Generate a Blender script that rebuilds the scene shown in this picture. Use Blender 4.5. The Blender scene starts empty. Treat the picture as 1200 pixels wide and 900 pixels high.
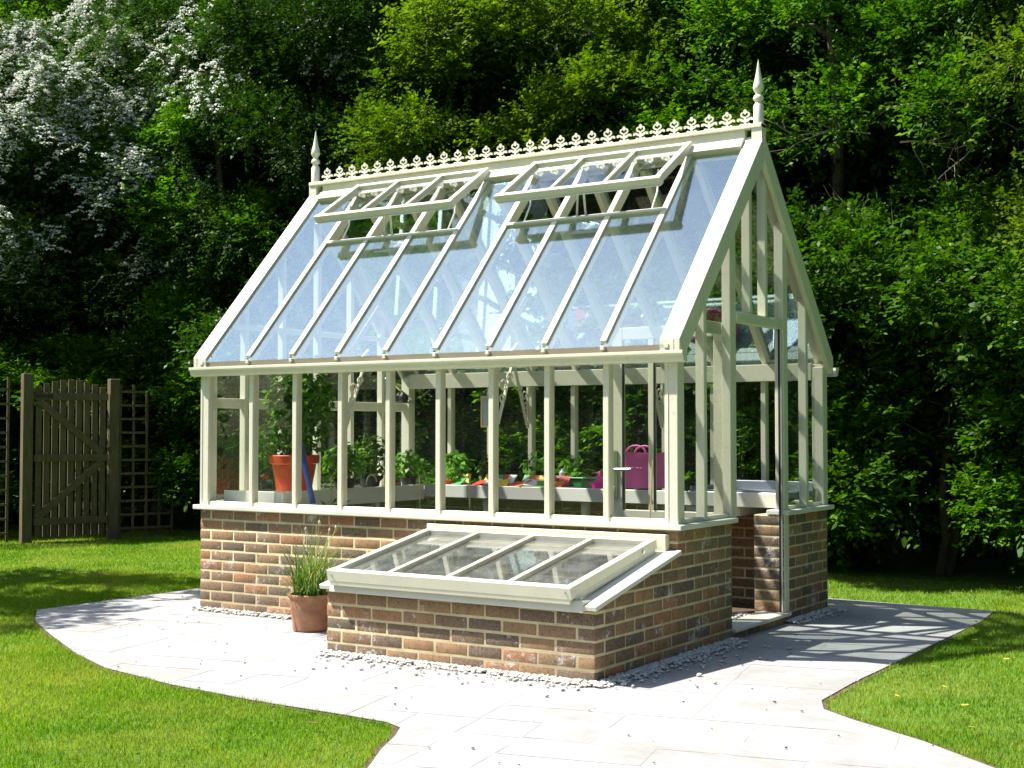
import bpy, math, random
import numpy as np
from mathutils import Vector, Matrix

RNG = np.random.default_rng(7)
random.seed(7)
sc = bpy.context.scene
COL = sc.collection
R = math.radians

# ------------------------------------------------------------------ helpers
def props(o, label=None, cat=None, group=None, kind=None):
    if label: o['label'] = label
    if cat: o['category'] = cat
    if group: o['group'] = group
    if kind: o['kind'] = kind
    return o

def thing(name, label, cat, loc=(0, 0, 0), group=None):
    o = bpy.data.objects.new(name, None)
    COL.objects.link(o)
    o.location = loc
    o.empty_display_size = 0.2
    return props(o, label, cat, group)

def root_of(o):
    while o.parent: o = o.parent
    return o

class MB:
    """collects simple solids in world coordinates, then links them as one mesh object"""
    def __init__(s): s.v = []; s.f = []
    def add(s, verts, faces):
        n = len(s.v); s.v += [tuple(float(c) for c in q) for q in verts]; s.f += [tuple(i + n for i in q) for q in faces]
        return s
    def box(s, x0, x1, y0, y1, z0, z1):
        v = [(x, y, z) for z in (z0, z1) for y in (y0, y1) for x in (x0, x1)]
        return s.add(v, [(0, 2, 3, 1), (4, 5, 7, 6), (0, 1, 5, 4), (2, 6, 7, 3), (0, 4, 6, 2), (1, 3, 7, 5)])
    def bar(s, a, b, w, h, up=(0, 0, 1)):
        """square bar from a to b, w across, h along the up direction"""
        a = Vector(a); b = Vector(b); d = (b - a).normalized(); u = Vector(up)
        x = d.cross(u)
        if x.length < 1e-4: x = d.cross(Vector((1, 0, 0)))
        x.normalize(); u = x.cross(d).normalized()
        v = []
        for p in (a, b):
            for i, j in ((-1, -1), (1, -1), (1, 1), (-1, 1)):
                v.append(p + x * (w / 2 * i) + u * (h / 2 * j))
        return s.add(v, [(3, 2, 1, 0), (4, 5, 6, 7), (0, 1, 5, 4), (1, 2, 6, 5), (2, 3, 7, 6), (3, 0, 4, 7)])
    def prism(s, poly, o, u, v, n, t):
        """polygon in the (u,v) frame at o, extruded by t along n"""
        o = Vector(o); u = Vector(u); v = Vector(v); n = Vector(n)
        a = [o + u * p[0] + v * p[1] for p in poly]; b = [q + n * t for q in a]; k = len(poly)
        f = [tuple(reversed(range(k))), tuple(range(k, 2 * k))] + [(i, (i + 1) % k, k + (i + 1) % k, k + i) for i in range(k)]
        return s.add(a + b, f)
    def tube(s, pts, rad, n=8):
        pts = [Vector(p) for p in pts]
        if not isinstance(rad, (list, tuple)): rad = [rad] * len(pts)
        v = []; f = []
        prev = Vector((0.3, 0.1, 0.9))
        for i, p in enumerate(pts):
            d = (pts[min(i + 1, len(pts) - 1)] - pts[max(i - 1, 0)]).normalized()
            x = d.cross(prev)
            if x.length < 1e-3: x = d.cross(Vector((1, 0, 0)))
            x.normalize(); y = x.cross(d); 
            for k in range(n):
                a = 2 * math.pi * k / n
                v.append(p + (x * math.cos(a) + y * math.sin(a)) * rad[i])
        for i in range(len(pts) - 1):
            for k in range(n):
                f.append((i * n + k, i * n + (k + 1) % n, (i + 1) * n + (k + 1) % n, (i + 1) * n + k))
        f.append(tuple(range(n)))
        f.append(tuple(reversed(range((len(pts) - 1) * n, len(pts) * n))))
        return s.add(v, f)
    def lathe(s, c, prof, n=24, sx=1, sy=1, closed=False):
        """profile of (radius, height) turned about the vertical through c"""
        v = []; f = []
        for r, z in prof:
            for k in range(n):
                a = 2 * math.pi * k / n
                v.append((c[0] + r * sx * math.cos(a), c[1] + r * sy * math.sin(a), c[2] + z))
        m = len(prof)
        for i in range(m - 1):
            for k in range(n):
                f.append((i * n + k, i * n + (k + 1) % n, (i + 1) * n + (k + 1) % n, (i + 1) * n + k))
        f.append(tuple(reversed(range(n)))); f.append(tuple(range((m - 1) * n, m * n)))
        return s.add(v, f)
    def build(s, name, mat, parent=None, bevel=0, smooth=False, origin=None, rootless=False):
        org = Vector((0, 0, 0))
        if parent is not None: org = Vector(root_of(parent).location)
        elif origin is not None: org = Vector(origin)
        me = bpy.data.meshes.new(name)
        me.from_pydata([tuple(Vector(q) - org) for q in s.v], [], s.f)
        me.materials.append(mat); me.update()
        o = bpy.data.objects.new(name, me); COL.objects.link(o)
        if parent is not None: o.parent = parent
        elif origin is not None: o.location = org
        if smooth:
            me.polygons.foreach_set('use_smooth', [True] * len(me.polygons))
            try: me.set_sharp_from_angle(angle=R(40))
            except Exception: pass
        if bevel:
            b = o.modifiers.new('bevel', 'BEVEL'); b.width = bevel; b.segments = 1; b.limit_method = 'ANGLE'; b.angle_limit = R(40)
        return o

def np_mesh(name, V, F, mat, tint=None, parent=None, smooth=False, mats=None, mat_idx=None):
    """V (n,3), F (m,k) with constant k"""
    me = bpy.data.meshes.new(name)
    n, (m, k) = len(V), F.shape
    me.vertices.add(n); me.vertices.foreach_set('co', np.ascontiguousarray(V, dtype=np.float32).ravel())
    me.loops.add(m * k); me.loops.foreach_set('vertex_index', np.ascontiguousarray(F, dtype=np.int32).ravel())
    me.polygons.add(m)
    me.polygons.foreach_set('loop_start', np.arange(0, m * k, k, dtype=np.int32))
    try: me.polygons.foreach_set('loop_total', np.full(m, k, dtype=np.int32))
    except Exception: pass
    if tint is not None:
        at = me.attributes.new('tint', 'FLOAT', 'FACE'); at.data.foreach_set('value', np.ascontiguousarray(tint, dtype=np.float32))
    me.update(calc_edges=True)
    for q in (mats or [mat]): me.materials.append(q)
    if mat_idx is not None: me.polygons.foreach_set('material_index', np.asarray(mat_idx, dtype=np.int32))
    if smooth: me.polygons.foreach_set('use_smooth', np.ones(m, dtype=bool))
    o = bpy.data.objects.new(name, me); COL.objects.link(o)
    if parent is not None: o.parent = parent
    return o

# ------------------------------------------------------------------ materials
def new_mat(name):
    m = bpy.data.materials.new(name); m.use_nodes = True
    nt = m.node_tree; nt.nodes.clear()
    out = nt.nodes.new('ShaderNodeOutputMaterial')
    return m, nt, out
def N(nt, t, **kw):
    n = nt.nodes.new(t)
    for k, v in kw.items():
        if k in n.inputs: n.inputs[k].default_value = v
        else: setattr(n, k, v)
    return n
def ramp(nt, fac, stops, interp='LINEAR'):
    r = nt.nodes.new('ShaderNodeValToRGB'); r.color_ramp.interpolation = interp
    e = r.color_ramp.elements
    while len(e) < len(stops): e.new(0.5)
    for i, (p, c) in enumerate(stops):
        e[i].position = p; e[i].color = (*c, 1) if len(c) == 3 else c
    nt.links.new(fac, r.inputs[0]); return r
def mixc(nt, fac, a, b, mode='MIX'):
    m = nt.nodes.new('ShaderNodeMix'); m.data_type = 'RGBA'; m.blend_type = mode
    for s, v in ((0, fac), (6, a), (7, b)):
        if hasattr(v, 'is_output'): nt.links.new(v, m.inputs[s])
        else: m.inputs[s].default_value = v if s == 0 else (*v, 1)
    return m.outputs[2]
def noise(nt, scale, detail=4, rough=0.6, coord=None, dim='3D'):
    n = nt.nodes.new('ShaderNodeTexNoise'); n.inputs['Scale'].default_value = scale; n.inputs['Detail'].default_value = detail
    n.inputs['Roughness'].default_value = rough
    if coord is None:
        coord = nt.nodes.new('ShaderNodeTexCoord').outputs['Object']
    nt.links.new(coord, n.inputs['Vector']); return n
def bump(nt, h, strength=0.3, dist=0.01, prev=None):
    b = nt.nodes.new('ShaderNodeBump'); b.inputs['Strength'].default_value = strength; b.inputs['Distance'].default_value = dist
    nt.links.new(h, b.inputs['Height'])
    if prev is not None: nt.links.new(prev, b.inputs['Normal'])
    return b.outputs[0]
def principled(nt, out, **kw):
    p = nt.nodes.new('ShaderNodeBsdfPrincipled')
    for k, v in kw.items():
        if hasattr(v, 'is_output'): nt.links.new(v, p.inputs[k])
        else: p.inputs[k].default_value = (*v, 1) if (isinstance(v, tuple) and len(v) == 3) else v
    nt.links.new(p.outputs[0], out.inputs[0]); return p

def simple(name, col, rough=0.5, var=0.12, scale=8, metal=0.0, bmp=0.0, bscale=60, spec=0.5):
    m, nt, out = new_mat(name)
    n = noise(nt, scale, 5)
    d = tuple(c * (1 - var) for c in col); l = tuple(min(1, c * (1 + var)) for c in col)
    r = ramp(nt, n.outputs[0], [(0.3, d), (0.7, l)])
    kw = {'Base Color': r.outputs[0], 'Roughness': rough, 'Metallic': metal, 'Specular IOR Level': spec}
    if bmp:
        kw['Normal'] = bump(nt, noise(nt, bscale, 4).outputs[0], bmp, 0.004)
    principled(nt, out, **kw); return m

PAINT = simple('cream_paint', (0.72, 0.685, 0.525), 0.38, 0.06, 5, bmp=0.05, bscale=90)
def weathered_paint():
    m, nt, out = new_mat('cream_sill_paint')
    n = noise(nt, 2.5, 6, .7); g = noise(nt, 35, 3)
    c = mixc(nt, ramp(nt, n.outputs[0], [(0.45, (0, 0, 0)), (0.75, (.5, .5, .5))]).outputs[0], (0.72, 0.70, 0.60), (0.52, 0.50, 0.39))
    principled(nt, out, **{'Base Color': c, 'Roughness': 0.5, 'Normal': bump(nt, g.outputs[0], .08, .003)}); return m
def frame_paint():
    m, nt, out = new_mat('cream_frame_paint')
    n = noise(nt, 4, 5, .65); g = noise(nt, 26, 6, .75)
    tc = nt.nodes.new('ShaderNodeTexCoord'); mp = nt.nodes.new('ShaderNodeMapping'); mp.inputs['Scale'].default_value = (60, 60, 5); nt.links.new(tc.outputs['Object'], mp.inputs[0])
    gr = noise(nt, 1, 4, .6, mp.outputs[0])
    c = ramp(nt, n.outputs[0], [(0.3, (0.68, 0.65, 0.50)), (0.7, (0.75, 0.72, 0.57))]).outputs[0]
    c = mixc(nt, ramp(nt, g.outputs[0], [(0.56, (0, 0, 0)), (0.72, (.45, .45, .45))]).outputs[0], c, (0.44, 0.43, 0.29))
    principled(nt, out, **{'Base Color': c, 'Roughness': 0.42, 'Normal': bump(nt, gr.outputs[0], .12, .002)}); return m
PAINT = frame_paint()
SILLP = weathered_paint()
BENCHP = simple('bench_paint', (0.78, 0.76, 0.68), 0.45, 0.05, 3)
BLACK = simple('black_rubber', (0.012, 0.012, 0.014), 0.5, 0.2)
BRASS = simple('brass_fitting', (0.55, 0.42, 0.18), 0.35, 0.1, metal=0.9)
STEEL = simple('brushed_steel', (0.62, 0.63, 0.64), 0.3, 0.06, metal=1.0)
ZINC = simple('zinc_tray_metal', (0.42, 0.45, 0.50), 0.42, 0.12, 5, metal=0.6)
ALU = simple('mill_aluminium', (0.70, 0.70, 0.68), 0.35, 0.05, metal=0.8)
TERRA = simple('terracotta', (0.36, 0.185, 0.105), 0.9, 0.38, 11, bmp=0.25, bscale=70)
ORANGE = simple('orange_plastic', (0.58, 0.055, 0.010), 0.42, 0.08, 4)
BLUE = simple('blue_plastic', (0.02, 0.05, 0.22), 0.4, 0.1)
PINK = simple('pink_plastic', (0.82, 0.14, 0.43), 0.45, 0.05)
MAGENTA = simple('magenta_plastic', (0.62, 0.03, 0.28), 0.4, 0.06)
GREENP = simple('green_plastic', (0.06, 0.30, 0.07), 0.4, 0.08)
DARKPOT = simple('dark_plastic', (0.02, 0.02, 0.022), 0.5, 0.2)
COMPOST = simple('compost', (0.045, 0.030, 0.02), 0.95, 0.4, 30, bmp=0.7, bscale=80)
CANE = simple('bamboo_cane', (0.50, 0.36, 0.17), 0.6, 0.15, 12)
PINE = simple('pale_pine', (0.58, 0.38, 0.18), 0.55, 0.12, 14)
WHITEP = simple('white_plastic', (0.75, 0.75, 0.72), 0.4, 0.03)
BARK = simple('bark', (0.085, 0.062, 0.042), 0.9, 0.35, 9, bmp=0.8, bscale=25)
TWIG = simple('bare_twig', (0.34, 0.27, 0.18), 0.8, 0.2, 12)

def gate_wood():
    m, nt, out = new_mat('weathered_gate_wood')
    tc = nt.nodes.new('ShaderNodeTexCoord'); mp = nt.nodes.new('ShaderNodeMapping'); mp.inputs['Scale'].default_value = (14, 14, 1.2)
    nt.links.new(tc.outputs['Object'], mp.inputs[0])
    n = noise(nt, 3, 6, .7, mp.outputs[0])
    c = ramp(nt, n.outputs[0], [(0.3, (0.07, 0.05, 0.024)), (0.55, (0.135, 0.098, 0.048)), (0.75, (0.19, 0.15, 0.085))])
    principled(nt, out, **{'Base Color': c.outputs[0], 'Roughness': 0.85, 'Normal': bump(nt, n.outputs[0], .4, .004)}); return m
GATEW = gate_wood()

def glass(name, f0, tint, trans=(0.96, 0.98, 0.96), dirt=0.03, refl=1.0, wave=0.0):
    """clear pane: straight-through transparency plus a Schlick mirror, with a trace of dust"""
    m, nt, out = new_mat(name)
    geo = nt.nodes.new('ShaderNodeNewGeometry')
    dot = N(nt, 'ShaderNodeVectorMath', operation='DOT_PRODUCT'); nt.links.new(geo.outputs['Normal'], dot.inputs[0]); nt.links.new(geo.outputs['Incoming'], dot.inputs[1])
    ab = N(nt, 'ShaderNodeMath', operation='ABSOLUTE'); nt.links.new(dot.outputs['Value'], ab.inputs[0])
    om = N(nt, 'ShaderNodeMath', operation='SUBTRACT'); om.inputs[0].default_value = 1; nt.links.new(ab.outputs[0], om.inputs[1])
    pw = N(nt, 'ShaderNodeMath', operation='POWER'); nt.links.new(om.outputs[0], pw.inputs[0]); pw.inputs[1].default_value = 5
    ma = N(nt, 'ShaderNodeMath', operation='MULTIPLY_ADD'); nt.links.new(pw.outputs[0], ma.inputs[0]); ma.inputs[1].default_value = 1 - f0; ma.inputs[2].default_value = f0
    ma.use_clamp = True
    tr = nt.nodes.new('ShaderNodeBsdfTransparent'); tr.inputs[0].default_value = (*trans, 1)
    gl = nt.nodes.new('ShaderNodeBsdfGlossy'); gl.inputs['Roughness'].default_value = 0.0; gl.inputs[0].default_value = (*tint, 1)
    if wave:
        nn = noise(nt, 1.6, 2); nt.links.new(bump(nt, nn.outputs[0], wave, 0.01), gl.inputs['Normal'])
    mx = nt.nodes.new('ShaderNodeMixShader'); nt.links.new(ma.outputs[0], mx.inputs[0]); nt.links.new(tr.outputs[0], mx.inputs[1]); nt.links.new(gl.outputs[0], mx.inputs[2])
    df = nt.nodes.new('ShaderNodeBsdfDiffuse'); df.inputs[0].default_value = (0.7, 0.72, 0.68, 1)
    dn = noise(nt, 6, 6, .75)
    dr = ramp(nt, dn.outputs[0], [(0.35, (dirt * .3,) * 3), (0.8, (dirt * 2.2,) * 3)])
    m2 = nt.nodes.new('ShaderNodeMixShader'); nt.links.new(dr.outputs[0], m2.inputs[0]); nt.links.new(mx.outputs[0], m2.inputs[1]); nt.links.new(df.outputs[0], m2.inputs[2])
    nt.links.new(m2.outputs[0], out.inputs[0]); return m
ROOFGLASS = glass('coated_roof_glass', 0.24, (0.68, 0.88, 1.0), dirt=0.003)
WALLGLASS = glass('wall_glass', 0.014, (1, 1, 1), trans=(.98, .99, .98), dirt=0.003)
GABLEGLASS = glass('gable_glass', 0.045, (1, 1, 1), dirt=0.006)
LIDGLASS = glass('cold_frame_glass', 0.06, (1, 1, 1), dirt=0.05)

def brick_mat():
    m, nt, out = new_mat('multi_stock_brick')
    at = N(nt, 'ShaderNodeAttribute', attribute_name='tint')
    base = ramp(nt, at.outputs['Fac'], [(0.0, (0.085, 0.068, 0.062)), (0.22, (0.14, 0.096, 0.066)), (0.45, (0.25, 0.150, 0.080)), (0.72, (0.34, 0.205, 0.098)), (0.90, (0.40, 0.185, 0.078)), (1.0, (0.42, 0.150, 0.060))])
    n1 = noise(nt, 11, 6, .7); n2 = noise(nt, 4.5, 5, .7); n3 = noise(nt, 90, 4, .7)
    c = mixc(nt, ramp(nt, n1.outputs[0], [(0.38, (0, 0, 0)), (0.68, (.6, .6, .6))]).outputs[0], base.outputs[0], (0.125, 0.090, 0.062))
    c = mixc(nt, ramp(nt, n3.outputs[0], [(0.42, (0, 0, 0)), (0.62, (.42, .42, .42))]).outputs[0], c, (0.40, 0.27, 0.15))
    n5 = noise(nt, 42, 3, .6)
    c = mixc(nt, ramp(nt, n5.outputs[0], [(0.56, (0, 0, 0)), (0.66, (.7, .7, .7))]).outputs[0], c, (0.075, 0.058, 0.045))
    # patches of lime bloom on some bricks
    nb = noise(nt, 16, 5, .8)
    mu = N(nt, 'ShaderNodeMath', operation='MULTIPLY'); nt.links.new(nb.outputs[0], mu.inputs[0]); nt.links.new(n2.outputs[0], mu.inputs[1])
    c = mixc(nt, ramp(nt, mu.outputs[0], [(0.305, (0, 0, 0)), (0.37, (.85, .85, .85))]).outputs[0], c, (0.56, 0.53, 0.52))
    bb = bump(nt, n3.outputs[0], .7, .004, bump(nt, n1.outputs[0], .6, .008))
    principled(nt, out, **{'Base Color': c, 'Roughness': 0.88, 'Normal': bb}); return m
BRICK = brick_mat()
MORTAR = simple('cream_mortar', (0.60, 0.51, 0.30), 0.95, 0.22, 9, bmp=0.6, bscale=120)

def leaf_mat(name, c0, c1, c2, gloss=0.35, trans=0.35, tc=(1.25, 1.5, 0.4)):
    m, nt, out = new_mat(name)
    at = N(nt, 'ShaderNodeAttribute', attribute_name='tint')
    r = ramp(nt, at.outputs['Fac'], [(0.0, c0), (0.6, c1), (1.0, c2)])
    oi = nt.nodes.new('ShaderNodeObjectInfo')
    hs = nt.nodes.new('ShaderNodeHueSaturation')
    ma = N(nt, 'ShaderNodeMath', operation='MULTIPLY_ADD'); nt.links.new(oi.outputs['Random'], ma.inputs[0]); ma.inputs[1].default_value = 0.35; ma.inputs[2].default_value = 0.82
    nt.links.new(ma.outputs[0], hs.inputs['Value']); nt.links.new(r.outputs[0], hs.inputs['Color'])
    p = nt.nodes.new('ShaderNodeBsdfPrincipled'); nt.links.new(hs.outputs[0], p.inputs['Base Color'])
    p.inputs['Roughness'].default_value = gloss + .08; p.inputs['Specular IOR Level'].default_value = 0.10
    t = nt.nodes.new('ShaderNodeBsdfTranslucent')
    tcol = mixc(nt, 1.0, hs.outputs[0], tc, 'MULTIPLY'); nt.links.new(tcol, t.inputs[0])
    mx = nt.nodes.new('ShaderNodeMixShader'); mx.inputs[0].default_value = trans
    nt.links.new(p.outputs[0], mx.inputs[1]); nt.links.new(t.outputs[0], mx.inputs[2]); nt.links.new(mx.outputs[0], out.inputs[0])
    return m
LEAF_DARK = leaf_mat('dark_evergreen_leaf', (0.011, 0.030, 0.004), (0.034, 0.085, 0.006), (0.10, 0.19, 0.012), .36, .28)
LEAF_FAR = leaf_mat('far_woodland_leaf', (0.014, 0.038, 0.006), (0.03, 0.07, 0.008), (0.05, 0.10, 0.01), .8, .2)
LEAF_MID = leaf_mat('mid_green_leaf', (0.016, 0.048, 0.004), (0.062, 0.150, 0.007), (0.18, 0.31, 0.014), .36, .36)
LEAF_LIME = leaf_mat('lime_green_leaf', (0.03, 0.065, 0.004), (0.115, 0.19, 0.009), (0.27, 0.33, 0.022), .4, .42)
LEAF_HAW = leaf_mat('hawthorn_leaf', (0.03, 0.06, 0.016), (0.055, 0.11, 0.025), (0.11, 0.17, 0.04), .4, .3)
PETAL = leaf_mat('white_blossom', (0.46, 0.50, 0.36), (0.72, 0.73, 0.66), (0.80, 0.80, 0.74), .7, .3, (1, 1, .95))
LEAF_TOM = leaf_mat('tomato_leaf', (0.06, 0.16, 0.015), (0.13, 0.29, 0.03), (0.22, 0.40, 0.05), .45, .4)
LEAF_CHIVE = leaf_mat('chive_leaf', (0.06, 0.15, 0.03), (0.14, 0.24, 0.06), (0.40, 0.38, 0.16), .4, .3)
def grass_mat():
    m, nt, out = new_mat('lawn_grass')
    at = N(nt, 'ShaderNodeAttribute', attribute_name='tint')
    tc = nt.nodes.new('ShaderNodeTexCoord')
    r = ramp(nt, at.outputs['Fac'], [(0.0, (0.09, 0.20, 0.006)), (0.5, (0.17, 0.32, 0.009)), (0.9, (0.27, 0.40, 0.018)), (1.0, (0.42, 0.38, 0.15))])
    n = noise(nt, 1.1, 4, .65, tc.outputs['Object'])
    c = mixc(nt, ramp(nt, n.outputs[0], [(0.42, (0, 0, 0)), (0.64, (.8, .8, .8))]).outputs[0], r.outputs[0], (0.38, 0.41, 0.08))
    p = nt.nodes.new('ShaderNodeBsdfPrincipled'); nt.links.new(c, p.inputs['Base Color']); p.inputs['Roughness'].default_value = .6; p.inputs['Specular IOR Level'].default_value = .15
    t = nt.nodes.new('ShaderNodeBsdfTranslucent'); nt.links.new(mixc(nt, 1.0, c, (1.3, 1.4, .5), 'MULTIPLY'), t.inputs[0])
    mx = nt.nodes.new('ShaderNodeMixShader'); mx.inputs[0].default_value = .4
    nt.links.new(p.outputs[0], mx.inputs[1]); nt.links.new(t.outputs[0], mx.inputs[2]); nt.links.new(mx.outputs[0], out.inputs[0]); return m
GRASS = grass_mat()
def ground_mat():
    m, nt, out = new_mat('turf_ground')
    tc = nt.nodes.new('ShaderNodeTexCoord')
    n = noise(nt, 9, 8, .75, tc.outputs['Object']); n2 = noise(nt, .8, 4, .6, tc.outputs['Object'])
    r = ramp(nt, n.outputs[0], [(0.3, (0.05, 0.12, 0.006)), (0.6, (0.10, 0.21, 0.008)), (0.85, (0.17, 0.25, 0.02))])
    principled(nt, out, **{'Base Color': r.outputs[0], 'Roughness': .95, 'Normal': bump(nt, n.outputs[0], 1, .03)}); return m
GROUND = ground_mat()
SOIL = simple('edge_soil', (0.085, 0.055, 0.032), .95, .45, 30, bmp=.9, bscale=70)
def paving_mat():
    m, nt, out = new_mat('pale_sandstone')
    at = N(nt, 'ShaderNodeAttribute', attribute_name='tint')
    r = ramp(nt, at.outputs['Fac'], [(0, (0.295, 0.29, 0.28)), (0.3, (0.34, 0.33, 0.315)), (0.7, (0.375, 0.37, 0.355)), (1, (0.31, 0.313, 0.315))])
    n1 = noise(nt, 3.5, 7, .72); n2 = noise(nt, 26, 6, .75); n4 = noise(nt, 60, 3, .6)
    # riven veins running through the stone
    mp = nt.nodes.new('ShaderNodeMapping'); mp.inputs['Scale'].default_value = (1.0, 5.0, 1); mp.inputs['Rotation'].default_value = (0, 0, .5)
    tc = nt.nodes.new('ShaderNodeTexCoord'); nt.links.new(tc.outputs['Object'], mp.inputs[0])
    n3 = noise(nt, 3.2, 6, .7, mp.outputs[0])
    c = mixc(nt, ramp(nt, n1.outputs[0], [(0.4, (0, 0, 0)), (0.75, (.6, .6, .6))]).outputs[0], r.outputs[0], (0.285, 0.28, 0.27))
    n6 = noise(nt, 1.3, 6, .75)
    c = mixc(nt, ramp(nt, n6.outputs[0], [(0.50, (0, 0, 0)), (0.60, (.8, .8, .8))]).outputs[0], c, (0.255, 0.25, 0.225))
    c = mixc(nt, ramp(nt, n3.outputs[0], [(0.55, (0, 0, 0)), (0.6, (.35, .35, .35)), (.66, (0, 0, 0))]).outputs[0], c, (0.22, 0.215, 0.21))
    c = mixc(nt, ramp(nt, n4.outputs[0], [(0.70, (0, 0, 0)), (0.78, (.8, .8, .8))]).outputs[0], c, (0.20, 0.17, 0.13))
    bb = bump(nt, n2.outputs[0], .35, .006, bump(nt, n3.outputs[0], .5, .012))
    principled(nt, out, **{'Base Color': c, 'Roughness': .85, 'Normal': bb}); return m
PAVING = paving_mat()
JOINT = simple('joint_mortar', (0.40, 0.385, 0.35), .95, .2, 12, bmp=.5, bscale=80)
PEBBLE = leaf_mat('white_pebble', (0.40, 0.38, 0.34), (0.56, 0.54, 0.49), (0.68, 0.67, 0.63), .7, 0.0)

# ------------------------------------------------------------------ dimensions fitted to the photograph
L, W, D, LC = 3.83, 2.466, 0.967, 1.785
Y1, Y2 = 0.76, 1.615
HW = 0.73            # brick height
ZS = 0.762           # top of sill
ZE = 1.80            # roof plane at the eaves (y = -0.045)
YE = -0.045
SL = 1.10            # roof slope (rise per metre)
YR = W / 2
def zroof(y): return ZE + SL * ((y if y <= YR else W - y) - YE)
ZR = zroof(YR)
BAY = 0.41
BX = [-3.745 + BAY * i for i in range(10)]     # front glazing bar centres (ends are corner posts)
BX[0] = -L + 0.045; BX[9] = -0.045

# ------------------------------------------------------------------ greenhouse
gh = thing('greenhouse', 'cream framed glass greenhouse with steep blue-reflecting roof on a brick base', 'greenhouse', (0, 0, 0))

def brick_wall(name, parent, horiz, length, z0, z1, place, depth=0.215, ends=('c', 'c'), inner=True, parity=0, slope=None, seed=1):
    """stretcher-bond wall. place(a, d, z) maps distance along, depth inward and height to world."""
    rs = random.Random(seed)
    mb_v = []; mb_f = []; tint = []; midx = []
    def addbox(a0, a1, d0, d1, q0, q1, t, mi):
        n = len(mb_v)
        for z in (q0, q1):
            for d in (d0, d1):
                for a in (a0, a1): mb_v.append(place(a, d, z))
        for f in ((0, 2, 3, 1), (4, 5, 7, 6), (0, 1, 5, 4), (2, 6, 7, 3), (0, 4, 6, 2), (1, 3, 7, 5)):
            mb_f.append(tuple(i + n for i in f)); tint.append(t); midx.append(mi)
    m_in = 0.0013 + (0.0 if horiz else 0.0009)
    nc = max(1, int(round((z1 - z0) / 0.073))); ch = (z1 - z0) / nc; j = 0.0098
    addbox(m_in, length - m_in, m_in, depth - m_in, z0, z1 - 0.002, 0.5, 1)
    for c in range(nc):
        zb = z0 + c * ch + j / 2 + 0.001; zt = z0 + (c + 1) * ch - j / 2 - 0.001
        odd = (c + parity) % 2
        for leaf in ((0, 1) if inner else (0,)):
            d0, d1 = (0.0, 0.1) if leaf == 0 else (depth - 0.1, depth)
            if leaf == 1 and depth < 0.19: continue
            a = 0.0; first = True
            start_skip = ends[0] == 'c' and odd
            end_skip = ends[1] == 'c' and odd
            if start_skip: a = 0.1025 + j
            stop = length - ((0.1025 + j) if end_skip else 0)
            if ends[0] == 'j' and odd: seg = [0.1025]
            elif ends[0] == 'c' and not odd: seg = []
            else: seg = []
            while a < stop - 0.03:
                w = seg.pop(0) if seg else 0.2125
                b = min(a + w, stop)
                if stop - b < 0.05: b = stop
                t = rs.random()
                jx = rs.uniform(-.002, .002); jz = rs.uniform(-.0015, .0015); jd = rs.uniform(-.0018, .0003)
                s0 = 0 if a == 0 or (start_skip and first and False) else jx
                s1 = 0 if b == length else jx
                jamb = inner and depth > .19 and ((ends[0] == 'j' and a == 0) or (ends[1] == 'j' and b == length))
                if jamb and leaf == 1: a = b + j; first = False; continue
                if jamb: addbox(a + s0, b + s1, jd, depth - .001, zb + jz, zt + jz, t, 0)
                elif leaf == 0: addbox(a + s0, b + s1, d0 + jd, d1, zb + jz, zt + jz, t, 0)
                else: addbox(a + s0, b + s1, d0, d1 - jd, zb + jz, zt + jz, t, 0)
                a = b + j; first = False
    V = np.array([tuple(p) for p in mb_v]); F = np.array(mb_f)
    o = np_mesh(name, V, F, None, np.array(tint), parent, mats=[BRICK, MORTAR], mat_idx=midx)
    # faces may be mirrored by the placement: make the normals consistent
    import bmesh
    bm = bmesh.new(); bm.from_mesh(o.data)
    if slope:
        bmesh.ops.bisect_plane(bm, geom=bm.verts[:] + bm.edges[:] + bm.faces[:], plane_co=slope[0], plane_no=slope[1], clear_outer=True)
    bmesh.ops.recalc_face_normals(bm, faces=bm.faces[:]); bm.to_mesh(o.data); bm.free()
    if parent is None: pass
    b = o.modifiers.new('bevel', 'BEVEL'); b.width = 0.005; b.segments = 2; b.limit_method = 'ANGLE'; b.angle_limit = R(60)
    return o

# front and back walls run along x, the gables between them along y
brick_wall('brick_wall', gh, True, L, 0, HW, lambda a, d, z: (-L + a, d, z), ends=('c', 'c'), seed=3)
brick_wall('brick_wall', gh, True, L, 0, HW, lambda a, d, z: (-a, W - d, z), ends=('c', 'c'), seed=4)
def gable_place(off): return lambda a, d, z: (-d, off + a, z)
# gable next to the front corner: starts with a header where the front wall has a stretcher
def side_wall(name, parent, y0, y1, x_out, sgn, start_corner, end_corner, z1, seed, slope=None, depth=0.215, parity=1):
    return brick_wall(name, parent, False, y1 - y0, 0, z1, (lambda a, d, z: (x_out - sgn * d, y0 + a, z)), depth=depth,
                      ends=('c' if start_corner else 'j', 'c' if end_corner else 'j'), parity=parity, seed=seed, slope=slope)
side_wall('brick_wall', gh, 0, Y1, 0.0015, 1, False, False, HW, 5)
side_wall('brick_wall', gh, Y2, W, 0.0015, 1, False, True, HW, 6)
side_wall('brick_wall', gh, 0, W, -L - 0.0015, -1, True, True, HW, 7)

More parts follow.
